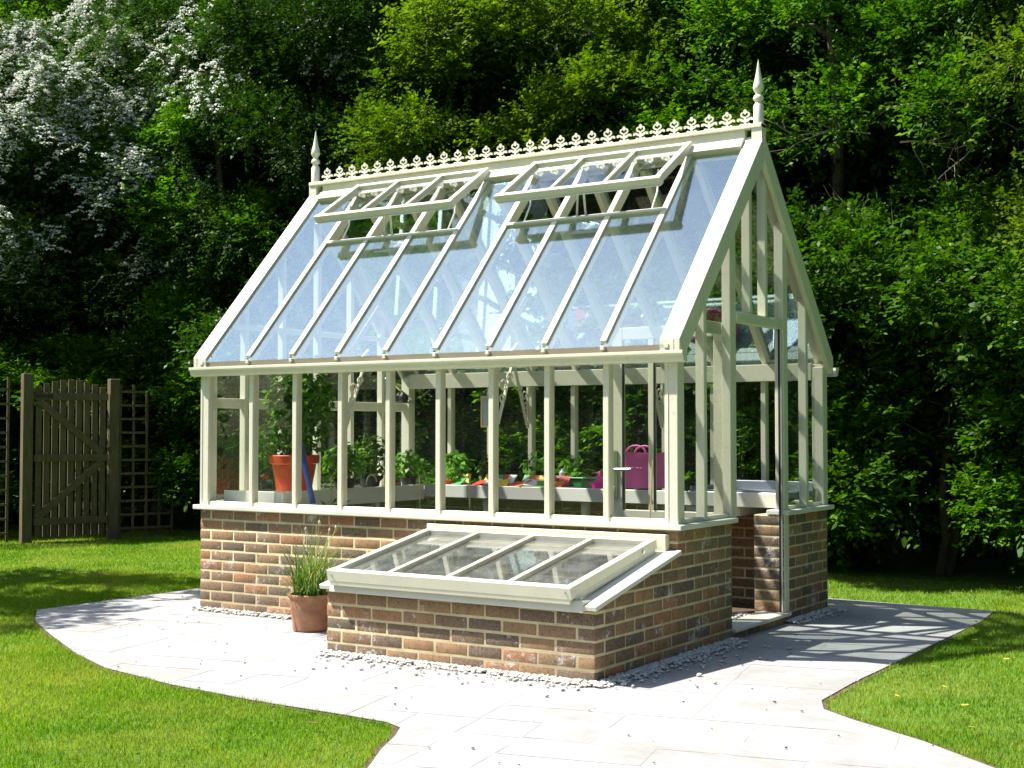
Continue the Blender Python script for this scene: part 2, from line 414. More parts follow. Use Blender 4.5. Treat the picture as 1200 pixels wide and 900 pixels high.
# sills
OV = 0.042
def sill(parent, poly_boxes, name='sill'):
    for b in poly_boxes:
        MB().box(*b).build(name, SILLP, parent, bevel=.004)
sill(gh, [(-L - OV, OV, -OV, 0.10, HW + .001, ZS),
          (-0.10, OV - .001, 0.1005, Y1 + .012, HW + .001, ZS - .001),
          (-0.12, OV, Y2 - .004, W + OV, HW + .001, ZS),
          (-L - OV, -0.1205, W - .10, W + OV - .001, HW + .001, ZS - .001),
          (-L - OV + .001, -L + .10, 0.1005, W - .1005, HW + .001, ZS - .001)])

# front and back glazing bars
BW, BD = 0.040, 0.058
def vbar(x, y0, y1, z0, z1, w=BW, name='glazing_bar'):
    m = MB(); m.box(x - w / 2, x + w / 2, y0, y1, z0, z1)
    return m.build(name, PAINT, gh, bevel=.004)
ZP = 1.70           # underside of eaves beam
for i in range(1, 9):
    vbar(BX[i], -0.004, BD, ZS, ZP)
    vbar(BX[i], W - BD, W + 0.004, ZS, ZP)
for sx, x in ((-1, BX[0]), (1, BX[9])):
    for y0, y1 in ((-0.006, 0.082), (W - .082, W + .006)):
        m = MB(); xa, xb = (x - .045 - .006, x + .034) if sx < 0 else (x - .034, x + .045 + .006)
        m.box(xa, xb, y0, y1, ZS, ZP + .06)
        # raised bead on the post face
        m.box(xa + .02, xa + .028, y0 - .004 if y0 < 1 else y0, y0 + .01, ZS + .004, ZP)
        m.build('corner_post', PAINT, gh, bevel=.004)
# bottom rails with bead
for (y0, y1) in ((0.004, 0.046), (W - .046, W - .004)):
    MB().box(-L + .08, -.08, y0, y1, ZS - .001, ZS + .028).build('bottom_rail', PAINT, gh, bevel=.003)
# eaves beams, gutters
MB().box(-L, 0.0, -0.012, 0.062, ZP, ZP + .085).build('eaves_beam', PAINT, gh, bevel=.003)
m = MB(); m.box(-L, 0.0, W - .050, W + .012, ZP - .02, ZP + .085); m.box(-L + .08, -.08, W - .085, W - .051, ZP - .035, ZP + .09)
m.build('eaves_beam', PAINT, gh, bevel=.003)
def gutter(ysgn, y0):
    prof = [(0.0, 0.0), (-.032, .003), (-.046, .014), (-.050, .030), (-.052, .038), (-.064, .048), (-.064, .066), (-.058, .066), (-.058, .052), (-.044, .030), (-.03, .010), (0.0, .008)]
    m = MB(); m.prism([(p[0] * ysgn, p[1]) for p in prof], (-L - .055, y0, ZP - .008), (0, 1, 0), (0, 0, 1), (1, 0, 0), L + .125)
    for xe in (-L - .056, .0695):
        m.prism([(0, 0), (-.032 * ysgn, .003), (-.046 * ysgn, .014), (-.050 * ysgn, .03), (-.064 * ysgn, .048), (-.064 * ysgn, .066), (0, .066)], (xe, y0, ZP - .008), (0, 1, 0), (0, 0, 1), (1, 0, 0), .002)
    return m.build('gutter', PAINT, gh, bevel=.0015)
FASC = simple('shade_toned_flashing', (0.46, 0.36, 0.26), .5, .06)  # tan is the flashing's shaded look, put into its base colour
MB().box(-L + .01, -.01, -.030, -.0125, ZP + .060, ZP + .094).build('eaves_flashing', FASC, gh)
for i in range(10):
    x = BX[i]; MB().box(x - .014, x + .014, -.050, -.0305, ZP + .074, ZP + .100).build('rafter_foot', PAINT, gh, bevel=.003)
gutter(1, -0.0125); gutter(-1, W + .0125)

# roof rafters
SV = Vector((0, 1, SL)).normalized(); NV = Vector((0, -SL, 1)).normalized()
SVb = Vector((0, -1, SL)).normalized(); NVb = Vector((0, SL, 1)).normalized()
def rafter(x, y0, y1, back=False, w=.043, top=.016, bot=.055, name='rafter'):
    s, n = (SVb, NVb) if back else (SV, NV)
    ya, yb = (W - y0, W - y1) if back else (y0, y1)
    m = MB()
    off = n * ((top - bot) / 2)
    m.bar(Vector((x, ya, zroof(y0))) + off, Vector((x, yb, zroof(y1))) + off, w, top + bot, up=n)
    return m.build(name, PAINT, gh, bevel=.003)
YTOP = YR - .065
for i in range(1, 9):
    rafter(BX[i], YE + .02, YTOP, False, name='rafter')
    rafter(BX[i], YE + .02, YTOP, True, name='rafter')
# gable rakes (deep outer boards)
for x0, x1 in ((-0.088, 0.040), (-L - .040, -L + .088)):
    for back in (False, True):
        s, n = (SVb, NVb) if back else (SV, NV)
        ya, yb = (W - YE, YR) if back else (YE, YR)
        a = Vector((0, ya, ZE)); b = Vector((0, yb, ZR))
        m = MB()
        # cap lying on the slope, and the deep board beneath at the outer edge
        sg = -1 if back else 1
        xo0, xo1 = (x1 - .036, x1) if x1 > 0 else (x0, x0 + .036)
        dz = .145
        # vertical board as a prism in the y-z plane, bottom end cut upright at the gutter
        poly = [(ya, ZE + .030), (yb, ZR + .030), (yb, ZR - dz), (ya + sg * .055, zroof(YE + .055) - dz), (ya, ZE - .085)]
        m.prism([(p[0], p[1]) for p in poly], (xo0, 0, 0), (0, 1, 0), (0, 0, 1), (1, 0, 0), .036)
        xi0, xi1 = (x0, x1 - .0375) if x1 > 0 else (x0 + .0375, x1)
        poly = [(ya, ZE + .026), (yb, ZR + .026), (yb, ZR - .05), (ya, ZE - .05)]
        m.prism([(p[0], p[1]) for p in poly], (xi0, 0, 0), (0, 1, 0), (0, 0, 1), (1, 0, 0), xi1 - xi0)
        m.build('rake_board', PAINT, gh, bevel=.003)

# ridge
m = MB()
m.box(-L + .09, -.09, YR - .020, YR + .020, ZR - .10, ZR + .075)
m.box(-L - .036, .036, YR - .045, YR + .045, ZR + .0755, ZR + .100)
for back in (False, True):
    s, n = (SVb, NVb) if back else (SV, NV)
    a = Vector((0, W - YTOP, zroof(YTOP))) if back else Vector((0, YTOP, zroof(YTOP)))
    b = a + s * .085
    for k, (t0, t1) in enumerate(((0, .085),)):
        p0 = a + n * .012; p1 = b + n * .012
        m.bar(Vector((-L + .09, p0.y, p0.z)) * .5 + Vector((-L + .09, p1.y, p1.z)) * .5, Vector((-.09, p0.y, p0.z)) * .5 + Vector((-.09, p1.y, p1.z)) * .5, .085, .05, up=n)
m.build('ridge_beam', PAINT, gh, bevel=.003)
# cresting
m = MB(); zc = ZR + .100
m.box(-L + .06, -.06, YR - .010, YR + .010, zc, zc + .006)
ncr = 29; x0c = -L + .125; dxc = (L - .22) / (ncr - 1)
for i in range(ncr):
    x = x0c + i * dxc
    def pr(poly, t=.008): m.prism([(a_ * 1.32, b_ * 1.12) for a_, b_ in poly], (x, YR - t / 2, zc + .004), (1, 0, 0), (0, 0, 1), (0, 1, 0), t)
    pr([(-.006, 0), (.006, 0), (.006, .052), (-.006, .052)])
    for s in (-1, 1):
        pts = [(0, .018), (.018, .026), (.030, .036), (.034, .030), (.044, .030), (.044, .042), (.034, .048), (.020, .044), (0, .032)]
        if s < 0: pts = [(-a, b) for a, b in reversed(pts)]
        pr(pts, .0072)
        pts = [(.004, .046), (.018, .050), (.026, .062), (.024, .076), (.014, .084), (.010, .078), (.017, .070), (.014, .060), (.004, .056)]
        if s < 0: pts = [(-a, b) for a, b in reversed(pts)]
        pr(pts, .0066)
        pts = [(.0, .0), (.022, .0), (.030, .010), (.020, .016), (.012, .010), (.0, .012)]
        if s < 0: pts = [(-a, b) for a, b in reversed(pts)]
        pr(pts, .0060)
    pr([(-.011, .078), (0, .066), (.011, .078), (.007, .094), (0, .098), (-.007, .094)], .0078)
m.build('ridge_cresting', PAINT, gh)
# finials
for x in (-L + .0, 0.0):
    m = MB()
    m.box(x - .036, x + .036, YR - .036, YR + .036, ZR - .09, ZR + .105)
    m.lathe((x, YR, ZR + .1), [(.034, 0), (.034, .125), (.024, .140), (.020, .150), (.033, .162), (.036, .175), (.030, .190), (.018, .200), (.019, .208), (.033, .228), (.037, .245), (.032, .272), (.021, .315), (.012, .365), (.005, .41), (.001, .432)], 20)
    m.build('finial', PAINT, gh, smooth=True)

# gables: bars, rails, door frame
GY = [.41, .82, 1.645, 2.056]
def gable(x0, x1, door):
    xc = (x0 + x1) / 2
    def ztop(y): return zroof(y) - .06
    def bar(y, z0, w=BW, name='glazing_bar', x_0=x0, x_1=x1, z1=None):
        m = MB(); zt0 = ztop(y - w / 2) if z1 is None else z1; zt1 = ztop(y + w / 2) if z1 is None else z1
        m.prism([(y - w / 2, z0), (y + w / 2, z0), (y + w / 2, zt1), (y - w / 2, zt0)], (x_0, 0, 0), (0, 1, 0), (0, 0, 1), (1, 0, 0), x_1 - x_0)
        return m.build(name, PAINT, gh, bevel=.004)
    if door:
        bar(.385, ZS); bar(2.075, ZS)
        bar(Y1 + .035, ZS, .088, 'door_jamb'); bar(Y2 + .042, .078, .078, 'door_jamb', x_1=x1 + .006)
        bar(1.085, 2.055); bar(1.345, 2.055)
        MB().box(x0, x1 + .006, Y1 + .08, Y2 + .002, 1.985, 2.05).build('transom', PAINT, gh, bevel=.004)
        # tie rail inside the frame and black weather seal down the open door side
        MB().box(x0 - .03, x0 - .001, .10, Y1 - .01, 1.90, 1.975).build('rail', PAINT, gh, bevel=.003)
        MB().box(x1 - .03, x1 - .016, Y2 - .007, Y2 + .002, .079, 1.985).build('door_seal', BLACK, gh)
        MB().box(x1 - .014, x1 - .004, Y2 - .010, Y2 + .002, .079, 1.985).build('door_track', ALU, gh)
        for ya, yb in ((.08, .365), (.405, Y1 - .01), (Y2 + .082, 2.055), (2.095, W - .08)):
            MB().box(x0 + .01, x1 - .01, ya, yb, ZS - .001, ZS + .026).build('bottom_rail', PAINT, gh, bevel=.003)
    else:
        for y in (.41, .82, 1.233, 1.645, 2.056): bar(y, ZS)
        MB().box(x0 + .006, x1 - .006, .08, W - .08, 1.465, 1.54).build('rail', PAINT, gh, bevel=.004)
        MB().box(x0 + .008, x1 - .008, .20, W - .20, 2.06, 2.10).build('rail', PAINT, gh, bevel=.004)
        MB().box(x0 + .01, x1 - .01, .08, W - .08, ZS - .001, ZS + .026).build('bottom_rail', PAINT, gh, bevel=.003)
gable(-.056, .002, True)
gable(-L - .002, -L + .056, False)

# glass: a pane per opening, thin solid sheets
def pane_v(x0, x1, y, z0, z1, mat=None):
    MB().box(x0, x1, y - .002, y + .002, z0, z1).build('wall_pane', mat or WALLGLASS, gh)
for i in range(9):
    pane_v(BX[i] + .012, BX[i + 1] - .012, .022, ZS + .006, ZP + .01)
    pane_v(BX[i] + .012, BX[i + 1] - .012, W - .022, ZS + .006, ZP + .01)
def pane_g(x, y0, y1, z0, lid=None):
    zt = lambda y: zroof(y) - .05
    pts = [(y0, z0), (y1, z0), (y1, zt(y1))]
    if y0 < YR < y1: pts.append((YR, zt(YR)))
    pts.append((y0, zt(y0)))
    MB().prism(pts, (x - .002, 0, 0), (0, 1, 0), (0, 0, 1), (1, 0, 0), .004).build('gable_pane', GABLEGLASS, gh)
for y0, y1 in ((.03, .38), (.40, Y1 + .02), (Y2 + .06, 2.065), (2.085, W - .03)): pane_g(-.027, y0, y1, ZS + .006)
for y0, y1 in ((Y1 + .05, 1.075), (1.095, 1.335), (1.355, Y2 + .04)): pane_g(-.027, y0, y1, 2.02)
ye = [.03, .41, .82, 1.233, 1.645, 2.056, W - .03]
for a, b in zip(ye[:-1], ye[1:]): pane_g(-L + .027, a + .01, b - .01, ZS + .006)
# roof panes; the openings under the vents stay clear
YV = .79
def roof_pane(x0, x1, y0, y1, back=False):
    s, n = (SVb, NVb) if back else (SV, NV)
    a = Vector((0, W - y0 if back else y0, zroof(y0))); b = Vector((0, W - y1 if back else y1, zroof(y1)))
    m = MB(); c = (x0 + x1) / 2
    m.bar((c, a.y, a.z), (c, b.y, b.z), x1 - x0, .004, up=n)
    m.build('roof_pane', ROOFGLASS, gh)
VENTS = [(1, 4), (5, 8)]
for i in range(9):
    xa, xb = BX[i] + .010, BX[i + 1] - .010
    vented = any(a <= i < b for a, b in VENTS)
    roof_pane(xa, xb, YE - .005, YV - .01 if vented else YTOP + .01)
    roof_pane(xa, xb, YE - .005, YTOP + .01, True)
for a, b in VENTS:
    p = Vector((0, YV, zroof(YV)))
    m = MB(); m.bar((BX[a] - .01, p.y, p.z), (BX[b] + .01, p.y, p.z), .028, .045, up=NV)
    m.build('vent_sill', PAINT, gh, bevel=.003)
# roof vents, hinged at the ridge and propped open
ang = R(33); VL = .60
VS = Vector((0, -math.cos(ang), -math.sin(ang))); VN = Vector((0, -math.sin(ang), math.cos(ang)))
for a, b in VENTS:
    h = Vector((0, YTOP + .020, zroof(YTOP + .020) + .062))
    xa, xb = BX[a] - .010, BX[b] + .010
    fr = MB()
    for x in (xa + .020, xb - .020):
        fr.bar(Vector((x, h.y, h.z)), Vector((x, h.y, h.z)) + VS * (VL - .041), .040, .052, up=VN)
    e = h + VS * (VL - .02)
    fr.bar((xa - .012, e.y, e.z), (xb + .012, e.y, e.z), .040, .058, up=VN)
    t = h + VS * .020
    fr.bar((xa + .041, t.y, t.z), (xb - .041, t.y, t.z), .038, .048, up=VN)
    # drip lip
    e2 = h + VS * (VL + .006) - VN * .026
    fr.bar((xa - .010, e2.y, e2.z), (xb + .010, e2.y, e2.z), .014, .006, up=VN)
    vent = fr.build('roof_vent', PAINT, gh, bevel=.003)
    for i in range(a + 1, b):
        m = MB(); p0 = h + VS * .04; p1 = h + VS * (VL - .042)
        m.bar((BX[i], p0.y, p0.z), (BX[i], p1.y, p1.z), .030, .044, up=VN)
        m.build('vent_bar', PAINT, vent, bevel=.003)
    for i in range(a, b):
        m = MB(); p0 = h + VS * .03; p1 = h + VS * (VL - .03); c = (BX[i] + BX[i + 1]) / 2
        m.bar((c, p0.y, p0.z), (c, p1.y, p1.z), BAY - .03, .004, up=VN); m.build('vent_pane', GABLEGLASS, vent)
    # automatic opener: cylinder, arms and body
    xc = (BX[a + 1] + BX[b - 1]) / 2
    m = MB(); q = Vector((xc, YV + .01, zroof(YV) - .05)); v = h + VS * .50; v.x = xc
    m.tube([q + Vector((-.04, -.02, 0)), v + Vector((-.02, 0, -.03))], .007)
    m.tube([q + Vector((.04, -.02, 0)), v + Vector((.02, 0, -.03))], .007)
    m.tube([q + Vector((-.09, .03, -.03)), q + Vector((.09, .03, -.03))], .010)
    m.tube([q + Vector((0, .03, -.03)), q + Vector((0, .28, .12))], .016, 10)
    m.bar(q + Vector((-.12, -.03, -.045)), q + Vector((.12, -.03, -.045)), .02, .012)
    m.build('vent_opener', ALU, vent, smooth=True)
    for xx in (BX[a] + .12, BX[b] - .12):
        m = MB(); q = Vector((xx, YV + .02, zroof(YV) - .02)); v = h + VS * .30; v.x = xx
        m.tube([q, (q + v) / 2 + Vector((0, .05, .0)), v + Vector((0, 0, -.03))], .006); m.build('stay', ALU, vent, smooth=True)

# internal tie braces and scrolled brackets at every third rafter
for xb in (BX[3], BX[6]):
    m = MB()
    for k, (cy, cz, r) in enumerate(((.14, 1.585, .040), (.125, 1.50, .032), (.21, 1.64, .032))):
        pts = [(xb, cy + r * math.cos(t) * (1 - t / 12), cz + r * math.sin(t) * (1 - t / 12)) for t in np.linspace(0, 6.6, 20)]
        m.tube(pts, .007, 6)
    m.bar((xb, .066, 1.32), (xb, .066, 1.69), .018, .014, up=(0, 1, 0)); m.bar((xb, .075, 1.68), (xb, .30, 1.86), .018, .014)
    m.bar((xb, .075, 1.34), (xb, .29, 1.84), .018, .012)
    m.build('scroll_bracket', PAINT, gh, smooth=False)
    m = MB()
    for k, (cy, cz, r) in enumerate(((W - .14, 1.585, .040), (W - .125, 1.50, .032), (W - .21, 1.64, .032))):
        pts = [(xb, cy + r * math.cos(t) * (1 - t / 12), cz + r * math.sin(t) * (1 - t / 12)) for t in np.linspace(0, 6.6, 20)]
        m.tube(pts, .007, 6)
    m.bar((xb, W - .09, 1.32), (xb, W - .09, 1.66), .018, .014, up=(0, 1, 0)); m.bar((xb, W - .10, 1.34), (xb, W - .32, 1.90), .022, .014)
    m.build('scroll_bracket', PAINT, gh)
# tie bars across the building
for xb in (BX[3], BX[6]):
    m = MB(); m.bar((xb, .02, 1.74), (xb, .42, 2.17), .02, .03); m.build('knee_brace', PAINT, gh, bevel=.002)
    m = MB(); m.bar((xb, W - .02, 1.74), (xb, W - .42, 2.17), .02, .03); m.build('knee_brace', PAINT, gh, bevel=.002)

# door leaf, hinged on the front jamb and swung inwards
dr = None
xh, xf = -.060, -.880; yd = Y1 + .055
m = MB()
m.box(xf, xf + .098, yd - .022, yd + .022, .06, 1.975)
m.box(xh - .075, xh, yd - .022, yd + .022, .06, 1.975)
for z0, z1 in ((.06, .20), (.70, .785), (1.895, 1.975)): m.box(xf + .0985, xh - .0755, yd - .0215, yd + .0215, z0, z1)
m.box(-.595, -.553, yd - .020, yd + .020, .7855, 1.8945)
door = m.build('door', PAINT, gh, bevel=.004)
for xa, xb in ((xf + .09, -.59), (-.558, xh - .07)):
    MB().box(xa, xb, yd - .002, yd + .002, .78, 1.90).build('door_pane', WALLGLASS, door)
m = MB(); m.box(xf + .09, xh - .07, yd - .008, yd + .008, .195, .705)
for k in range(8): m.box(xf + .10 + k * .082, xf + .10 + k * .082 + .074, yd - .012, yd + .012, .2005, .6995)
m.build('door_panel', PAINT, door, bevel=.002)
m = MB(); m.box(xf + .0985, xf + .110, yd - .0235, yd - .014, .7855, 1.8945); m.box(-.552, -.543, yd - .0235, yd - .014, .7855, 1.8945)
m.build('glazing_seal', BLACK, door)
m = MB(); m.box(xf + .022, xf + .064, yd - .032, yd - .0225, .86, 1.165)
m.tube([(xf + .043, yd - .034, 1.045), (xf + .043, yd - .070, 1.045), (xf + .075, yd - .078, 1.045), (xf + .19, yd - .078, 1.050)], [.015, .014, .012, .009], 10)
m.lathe((xf + .043, yd - .036, .915), [(.004, -.02), (.010, -.01), (.010, .01), (.004, .02)], 10)
m.build('door_handle', STEEL, door, smooth=True)
# threshold
m = MB(); m.box(-.16, .026, Y1 + .006, Y2 + .078, .052, .076); m.build('threshold', SILLP, gh, bevel=.004)
brick_wall('threshold_course', gh, False, Y2 - Y1 - .01, 0, .050, lambda a, d, z: (.006 - d, Y1 + .005 + a, z), depth=.10, inner=False, seed=9)
# automatic window opener on the left gable
m = MB(); m.lathe((-L + .10, 2.275, 1.542), [(.004, 0), (.034, .004), (.044, .025), (.044, .055), (.030, .075), (.006, .080)], 16)
m.tube([(-L + .10, 2.275, 1.585), (-L + .10, 2.33, 1.585)], .016, 10)
m.build('window_opener', BLACK, gh, smooth=True)
m = MB(); m.tube([(-L + .10, 2.03, 1.75), (-L + .10, 2.40, 1.57)], .009); m.bar((-L + .10, 2.06, 1.545), (-L + .10, 2.42, 1.545), .035, .016)
m.build('opener_arm', ALU, gh)

# ------------------------------------------------------------------ cold frame
cf = thing('cold_frame', 'low brick cold frame with a sloping four-pane glass lid against the greenhouse', 'cold frame', (-LC / 2, -D, 0))
ZF, ZB = .372, .578
sl_n = Vector((0, -(ZB - ZF), D)).normalized()
def cfp(fn): return lambda a, d, z: tuple(Vector(fn(a, d, z)) - Vector(cf.location))
brick_wall('brick_wall', cf, True, LC, 0, 5 * .073 + .002, cfp(lambda a, d, z: (-LC + a, -D + d, z)), depth=.1, ends=('c', 'c'), inner=False, seed=21)
slo = ((0, 0, ZF), tuple(sl_n))
brick_wall('brick_wall', cf, False, D - .001, 0, 8 * .073, cfp(lambda a, d, z: (.0012 - d, -D + a, z)), depth=.1, ends=('c', 'x'), inner=False, parity=1, seed=22, slope=slo)
brick_wall('brick_wall', cf, False, D - .001, 0, 8 * .073, cfp(lambda a, d, z: (-LC - .0012 + d, -D + a, z)), depth=.1, ends=('c', 'x'), inner=False, parity=1, seed=23, slope=slo)
# slanting copings and the front apron
cs = Vector((0, D, ZB - ZF)).normalized(); cn = Vector((0, -(ZB - ZF), D)).normalized()
for x in (-.045, -LC + .045):
    a = Vector((x, -D - .035, ZF + .008)); b = Vector((x, -.006, ZF + .008 + (D + .029) * (ZB - ZF) / D))
    MB().bar(a + cn * .014, b + cn * .014, .150, .026, up=cn).build('coping', SILLP, cf, bevel=.003)
m = MB(); m.prism([(-D + .09, .425), (-D - .040, .432), (-D - .058, .374), (-D - .030, .372), (-D - .026, .395), (-D + .09, .395)], (-LC + .062, 0, 0), (0, 1, 0), (0, 0, 1), (1, 0, 0), LC - .105)
m.build('front_apron', SILLP, cf, bevel=.002)
# lid
x0, x1 = -1.715, -.095
A = Vector((0, -1.045, .470)); Bk = Vector((0, -.075, .655)); ls = (Bk - A).normalized(); ln = Vector((0, -ls.z, ls.y)); LL = (Bk - A).length
m = MB()
for x in (x0 + .022, x1 - .022):
    p, q = A + ls * .045, Bk - ls * .041
    m.bar((x, p.y, p.z), (x, q.y, q.z), .044, .058, up=ln)
p = A + ls * .020; m.bar((x0 - .004, p.y, p.z - .002), (x1 + .004, p.y, p.z - .002), .048, .066, up=ln)
p = Bk - ls * .02; m.bar((x0, p.y, p.z), (x1, p.y, p.z), .040, .056, up=ln)
lid = m.build('lid', PAINT, cf, bevel=.003)
m = MB(); p = A + ls * .012 - ln * .046
m.bar((x0 + .01, p.y, p.z), (x1 - .01, p.y, p.z), .03, .025, up=ln)
for x in (x0 + .008, x1 - .008):
    p, q = A + ls * .04 - ln * .040, Bk - ls * .03 - ln * .040
    m.bar((x, p.y, p.z), (x, q.y, q.z), .020, .030, up=ln)
m.build('lid_kerb', PAINT, cf, bevel=.002)
for k in range(1, 4):
    x = x0 + (x1 - x0) * k / 4; p, q = A + ls * .046 + ln * .012, Bk - ls * .042 + ln * .012
    MB().bar((x, p.y, p.z), (x, q.y, q.z), .032, .028, up=ln).build('glazing_bar', PAINT, lid, bevel=.003)
for k in range(4):
    xa = x0 + (x1 - x0) * k / 4 + .012; xb = x0 + (x1 - x0) * (k + 1) / 4 - .012; p, q = A + ls * .04, Bk - ls * .04
    MB().bar(((xa + xb) / 2, p.y, p.z), ((xa + xb) / 2, q.y, q.z), xb - xa, .004, up=ln).build('pane', LIDGLASS, lid)
m = MB()
for xs in (x0 + .03, x1 - .03):
    p = A + ls * .02; m.lathe((xs, p.y - .026, p.z), [(.001, -.006), (.006, -.003), (.006, .003), (.001, .006)], 8)
p = A + ls * (LL * .82); m.tube([(x1 + .001, p.y, p.z), (x1 + .008, p.y, p.z)], .010, 10)
m.build('screw', STEEL, lid)
MB().box(-1.745, -.05, -.055, -.004, .60, .705).build('back_frame', PAINT, cf, bevel=.003)
MB().box(-LC + .101, -.101, -D + .101, -.004, .0, .10).build('soil_bed', COMPOST, cf)

# ------------------------------------------------------------------ ground, patio, kerb edge
PAT = [(-4.79, 1.3), (-4.80, -0.66), (-4.35, -1.02), (-3.73, -1.374), (-3.007, -1.76), (-2.503, -1.98), (-1.837, -2.12), (-1.181, -2.19), (-0.634, -2.202), (-0.36, -2.215), (-.24, -2.27), (-0.165, -2.40), (-0.06, -2.63), (0.10, -2.92), (.9, -4.4), (2.2, -6.2), (4.2, -8.5), (6.5, -8.5), (6.3, -5.4), (4.6, -3.6), (3.1, -2.35), (2.106, -1.58), (1.742, -1.276), (1.365, -1.035), (1.18, -0.89), (1.10, -.70), (1.077, -0.172), (1.082, 1.037), (1.08, 2.46), (1.03, 3.05), (-.2, 3.10), (-2.6, 3.08), (-4.3, 2.7)]
P = np.array(PAT)
def inside(x, y, poly=P):
    x = np.asarray(x); y = np.asarray(y); c = np.zeros(x.shape, bool); n = len(poly); j = n - 1
    for i in range(n):
        xi, yi = poly[i]; xj, yj = poly[j]
        k = ((yi > y) != (yj > y)) & (x < (xj - xi) * (y - yi) / (yj - yi + 1e-12) + xi); c ^= k; j = i
    return c
def edge_dist(x, y, poly=P):
    d = np.full(np.shape(x), 1e9)
    for i in range(len(poly)):
        a = poly[i]; b = poly[(i + 1) % len(poly)]; ab = b - a; t = np.clip(((x - a[0]) * ab[0] + (y - a[1]) * ab[1]) / (ab @ ab), 0, 1)
        d = np.minimum(d, np.hypot(x - a[0] - t * ab[0], y - a[1] - t * ab[1]))
    return d
# lawn: one sheet to the horizon
n = 120
g = MB(); g.v = []; 
g.add([(-300, -300, -.006), (300, -300, -.006), (300, 300, -.006), (-300, 300, -.006)], [(0, 1, 2, 3)])
props(g.build('lawn', GROUND), kind='structure')
# soil showing round the patio edge
ring = MB()
nn = len(PAT); cen = []
for i in range(nn):
    a = Vector((*PAT[i - 1], 0)); b = Vector((*PAT[i], 0)); c = Vector((*PAT[(i + 1) % nn], 0))
    t = ((b - a).normalized() + (c - b).normalized()).normalized(); cen.append((b, Vector((t.y, -t.x, 0))))
for i in range(nn):
    (b, nb), (c, nc_) = cen[i], cen[(i + 1) % nn]
    ring.add([b - nb * .008 + Vector((0, 0, -.002)), b + nb * .030 + Vector((0, 0, -.002)), c + nc_ * .030 + Vector((0, 0, -.002)), c - nc_ * .008 + Vector((0, 0, -.002))], [(0, 1, 2, 3)])
props(ring.build('soil_edge', SOIL), kind='structure')
# patio: mortar bed, then random-sized riven slabs clipped to the outline
import bmesh
def clip_poly(poly, planes): pass
bed = MB(); bed.add([(x, y, .002) for x, y in PAT], [tuple(range(nn))])
props(bed.build('patio_bed', JOINT), kind='structure')
def rand_slabs():
    rs = random.Random(11); u = .30; nx, ny = 56, 52; used = set(); out = []
    for j in range(ny):
        for i in range(nx):
            if (i, j) in used: continue
            opts = [(2, 2), (3, 2), (2, 3), (1, 2), (2, 1), (3, 2), (2, 2), (1, 1)]; rs.shuffle(opts)
            for w, h in opts + [(1, 1)]:
                cells = [(i + a, j + b) for a in range(w) for b in range(h)]
                if all(c not in used and c[0] < nx and c[1] < ny for c in cells):
                    used.update(cells); out.append((i * u, j * u, (i + w) * u, (j + h) * u)); break
    return out
slabs = rand_slabs(); ca, sa = math.cos(.22), math.sin(.22)
bm = bmesh.new(); tl = bm.faces.layers.float.new('tint')
for (a0, b0, a1, b1) in slabs:
    gpp = .003
    z = .0032 + random.random() * .0005
    jit = lambda: random.uniform(-.009, .009)
    pts = [(a0 + gpp + jit(), b0 + gpp + jit()), (a1 - gpp + jit(), b0 + gpp + jit()), (a1 - gpp + jit(), b1 - gpp + jit()), (a0 + gpp + jit(), b1 - gpp + jit())]
    w_ = [(ca * p - sa * q - 7.2, sa * p + ca * q - 11.2) for p, q in pts]
    ins = inside(np.array([p[0] for p in w_]), np.array([p[1] for p in w_]))
    cx, cy = np.mean([p[0] for p in w_]), np.mean([p[1] for p in w_])
    if not ins.any() and not inside(np.array([cx]), np.array([cy]))[0]: continue
    if -L + .05 < cx < -.05 and .1 < cy < W - .1 and False: continue
    t = random.random()
    # clip against the outline by sampling a fine grid would round it, so cut convex pieces with Sutherland-Hodgman on local edges
    poly = w_
    if not ins.all():
        # fan through mathutils 2D intersection
        from mathutils.geometry import intersect_line_line_2d
        newp = []
        for k in range(len(poly)):
            p, q = poly[k], poly[(k + 1) % len(poly)]
            pin = bool(inside(np.array([p[0]]), np.array([p[1]]))[0])
            if pin: newp.append(p)
            hits = []
            for e in range(nn):
                h = intersect_line_line_2d(Vector(p), Vector(q), Vector(PAT[e]), Vector(PAT[(e + 1) % nn]))
                if h: hits.append(((h - Vector(p)).length, (h.x, h.y)))
            hits.sort()
            newp += [h[1] for h in hits]
        # add outline corners lying inside the slab
        mx_, my_ = np.mean([p[0] for p in newp]) if newp else cx, np.mean([p[1] for p in newp]) if newp else cy
        for c_ in PAT:
            lx = ca * (c_[0] + 7.2) + sa * (c_[1] + 11.2); ly = -sa * (c_[0] + 7.2) + ca * (c_[1] + 11.2)
            if a0 < lx < a1 and b0 < ly < b1: newp.append(c_)
        if len(newp) < 3: continue
        mx_, my_ = np.mean([p[0] for p in newp]), np.mean([p[1] for p in newp])
        newp.sort(key=lambda p: math.atan2(p[1] - my_, p[0] - mx_)); poly = newp
    try:
        f = bm.faces.new([bm.verts.new((p[0], p[1], z)) for p in poly]); f[tl] = t
    except Exception: pass
bmesh.ops.recalc_face_normals(bm, faces=bm.faces[:])
for f in bm.faces:
    if f.normal.z < 0: f.normal_flip()
me = bpy.data.meshes.new('patio'); bm.to_mesh(me); bm.free(); me.materials.append(PAVING)
pat = bpy.data.objects.new('patio', me); COL.objects.link(pat); props(pat, kind='structure')
fl = MB().box(-L + .22, -.17, .22, W - .22, .012, .030); props(fl.build('greenhouse_floor', SOIL), kind='structure')

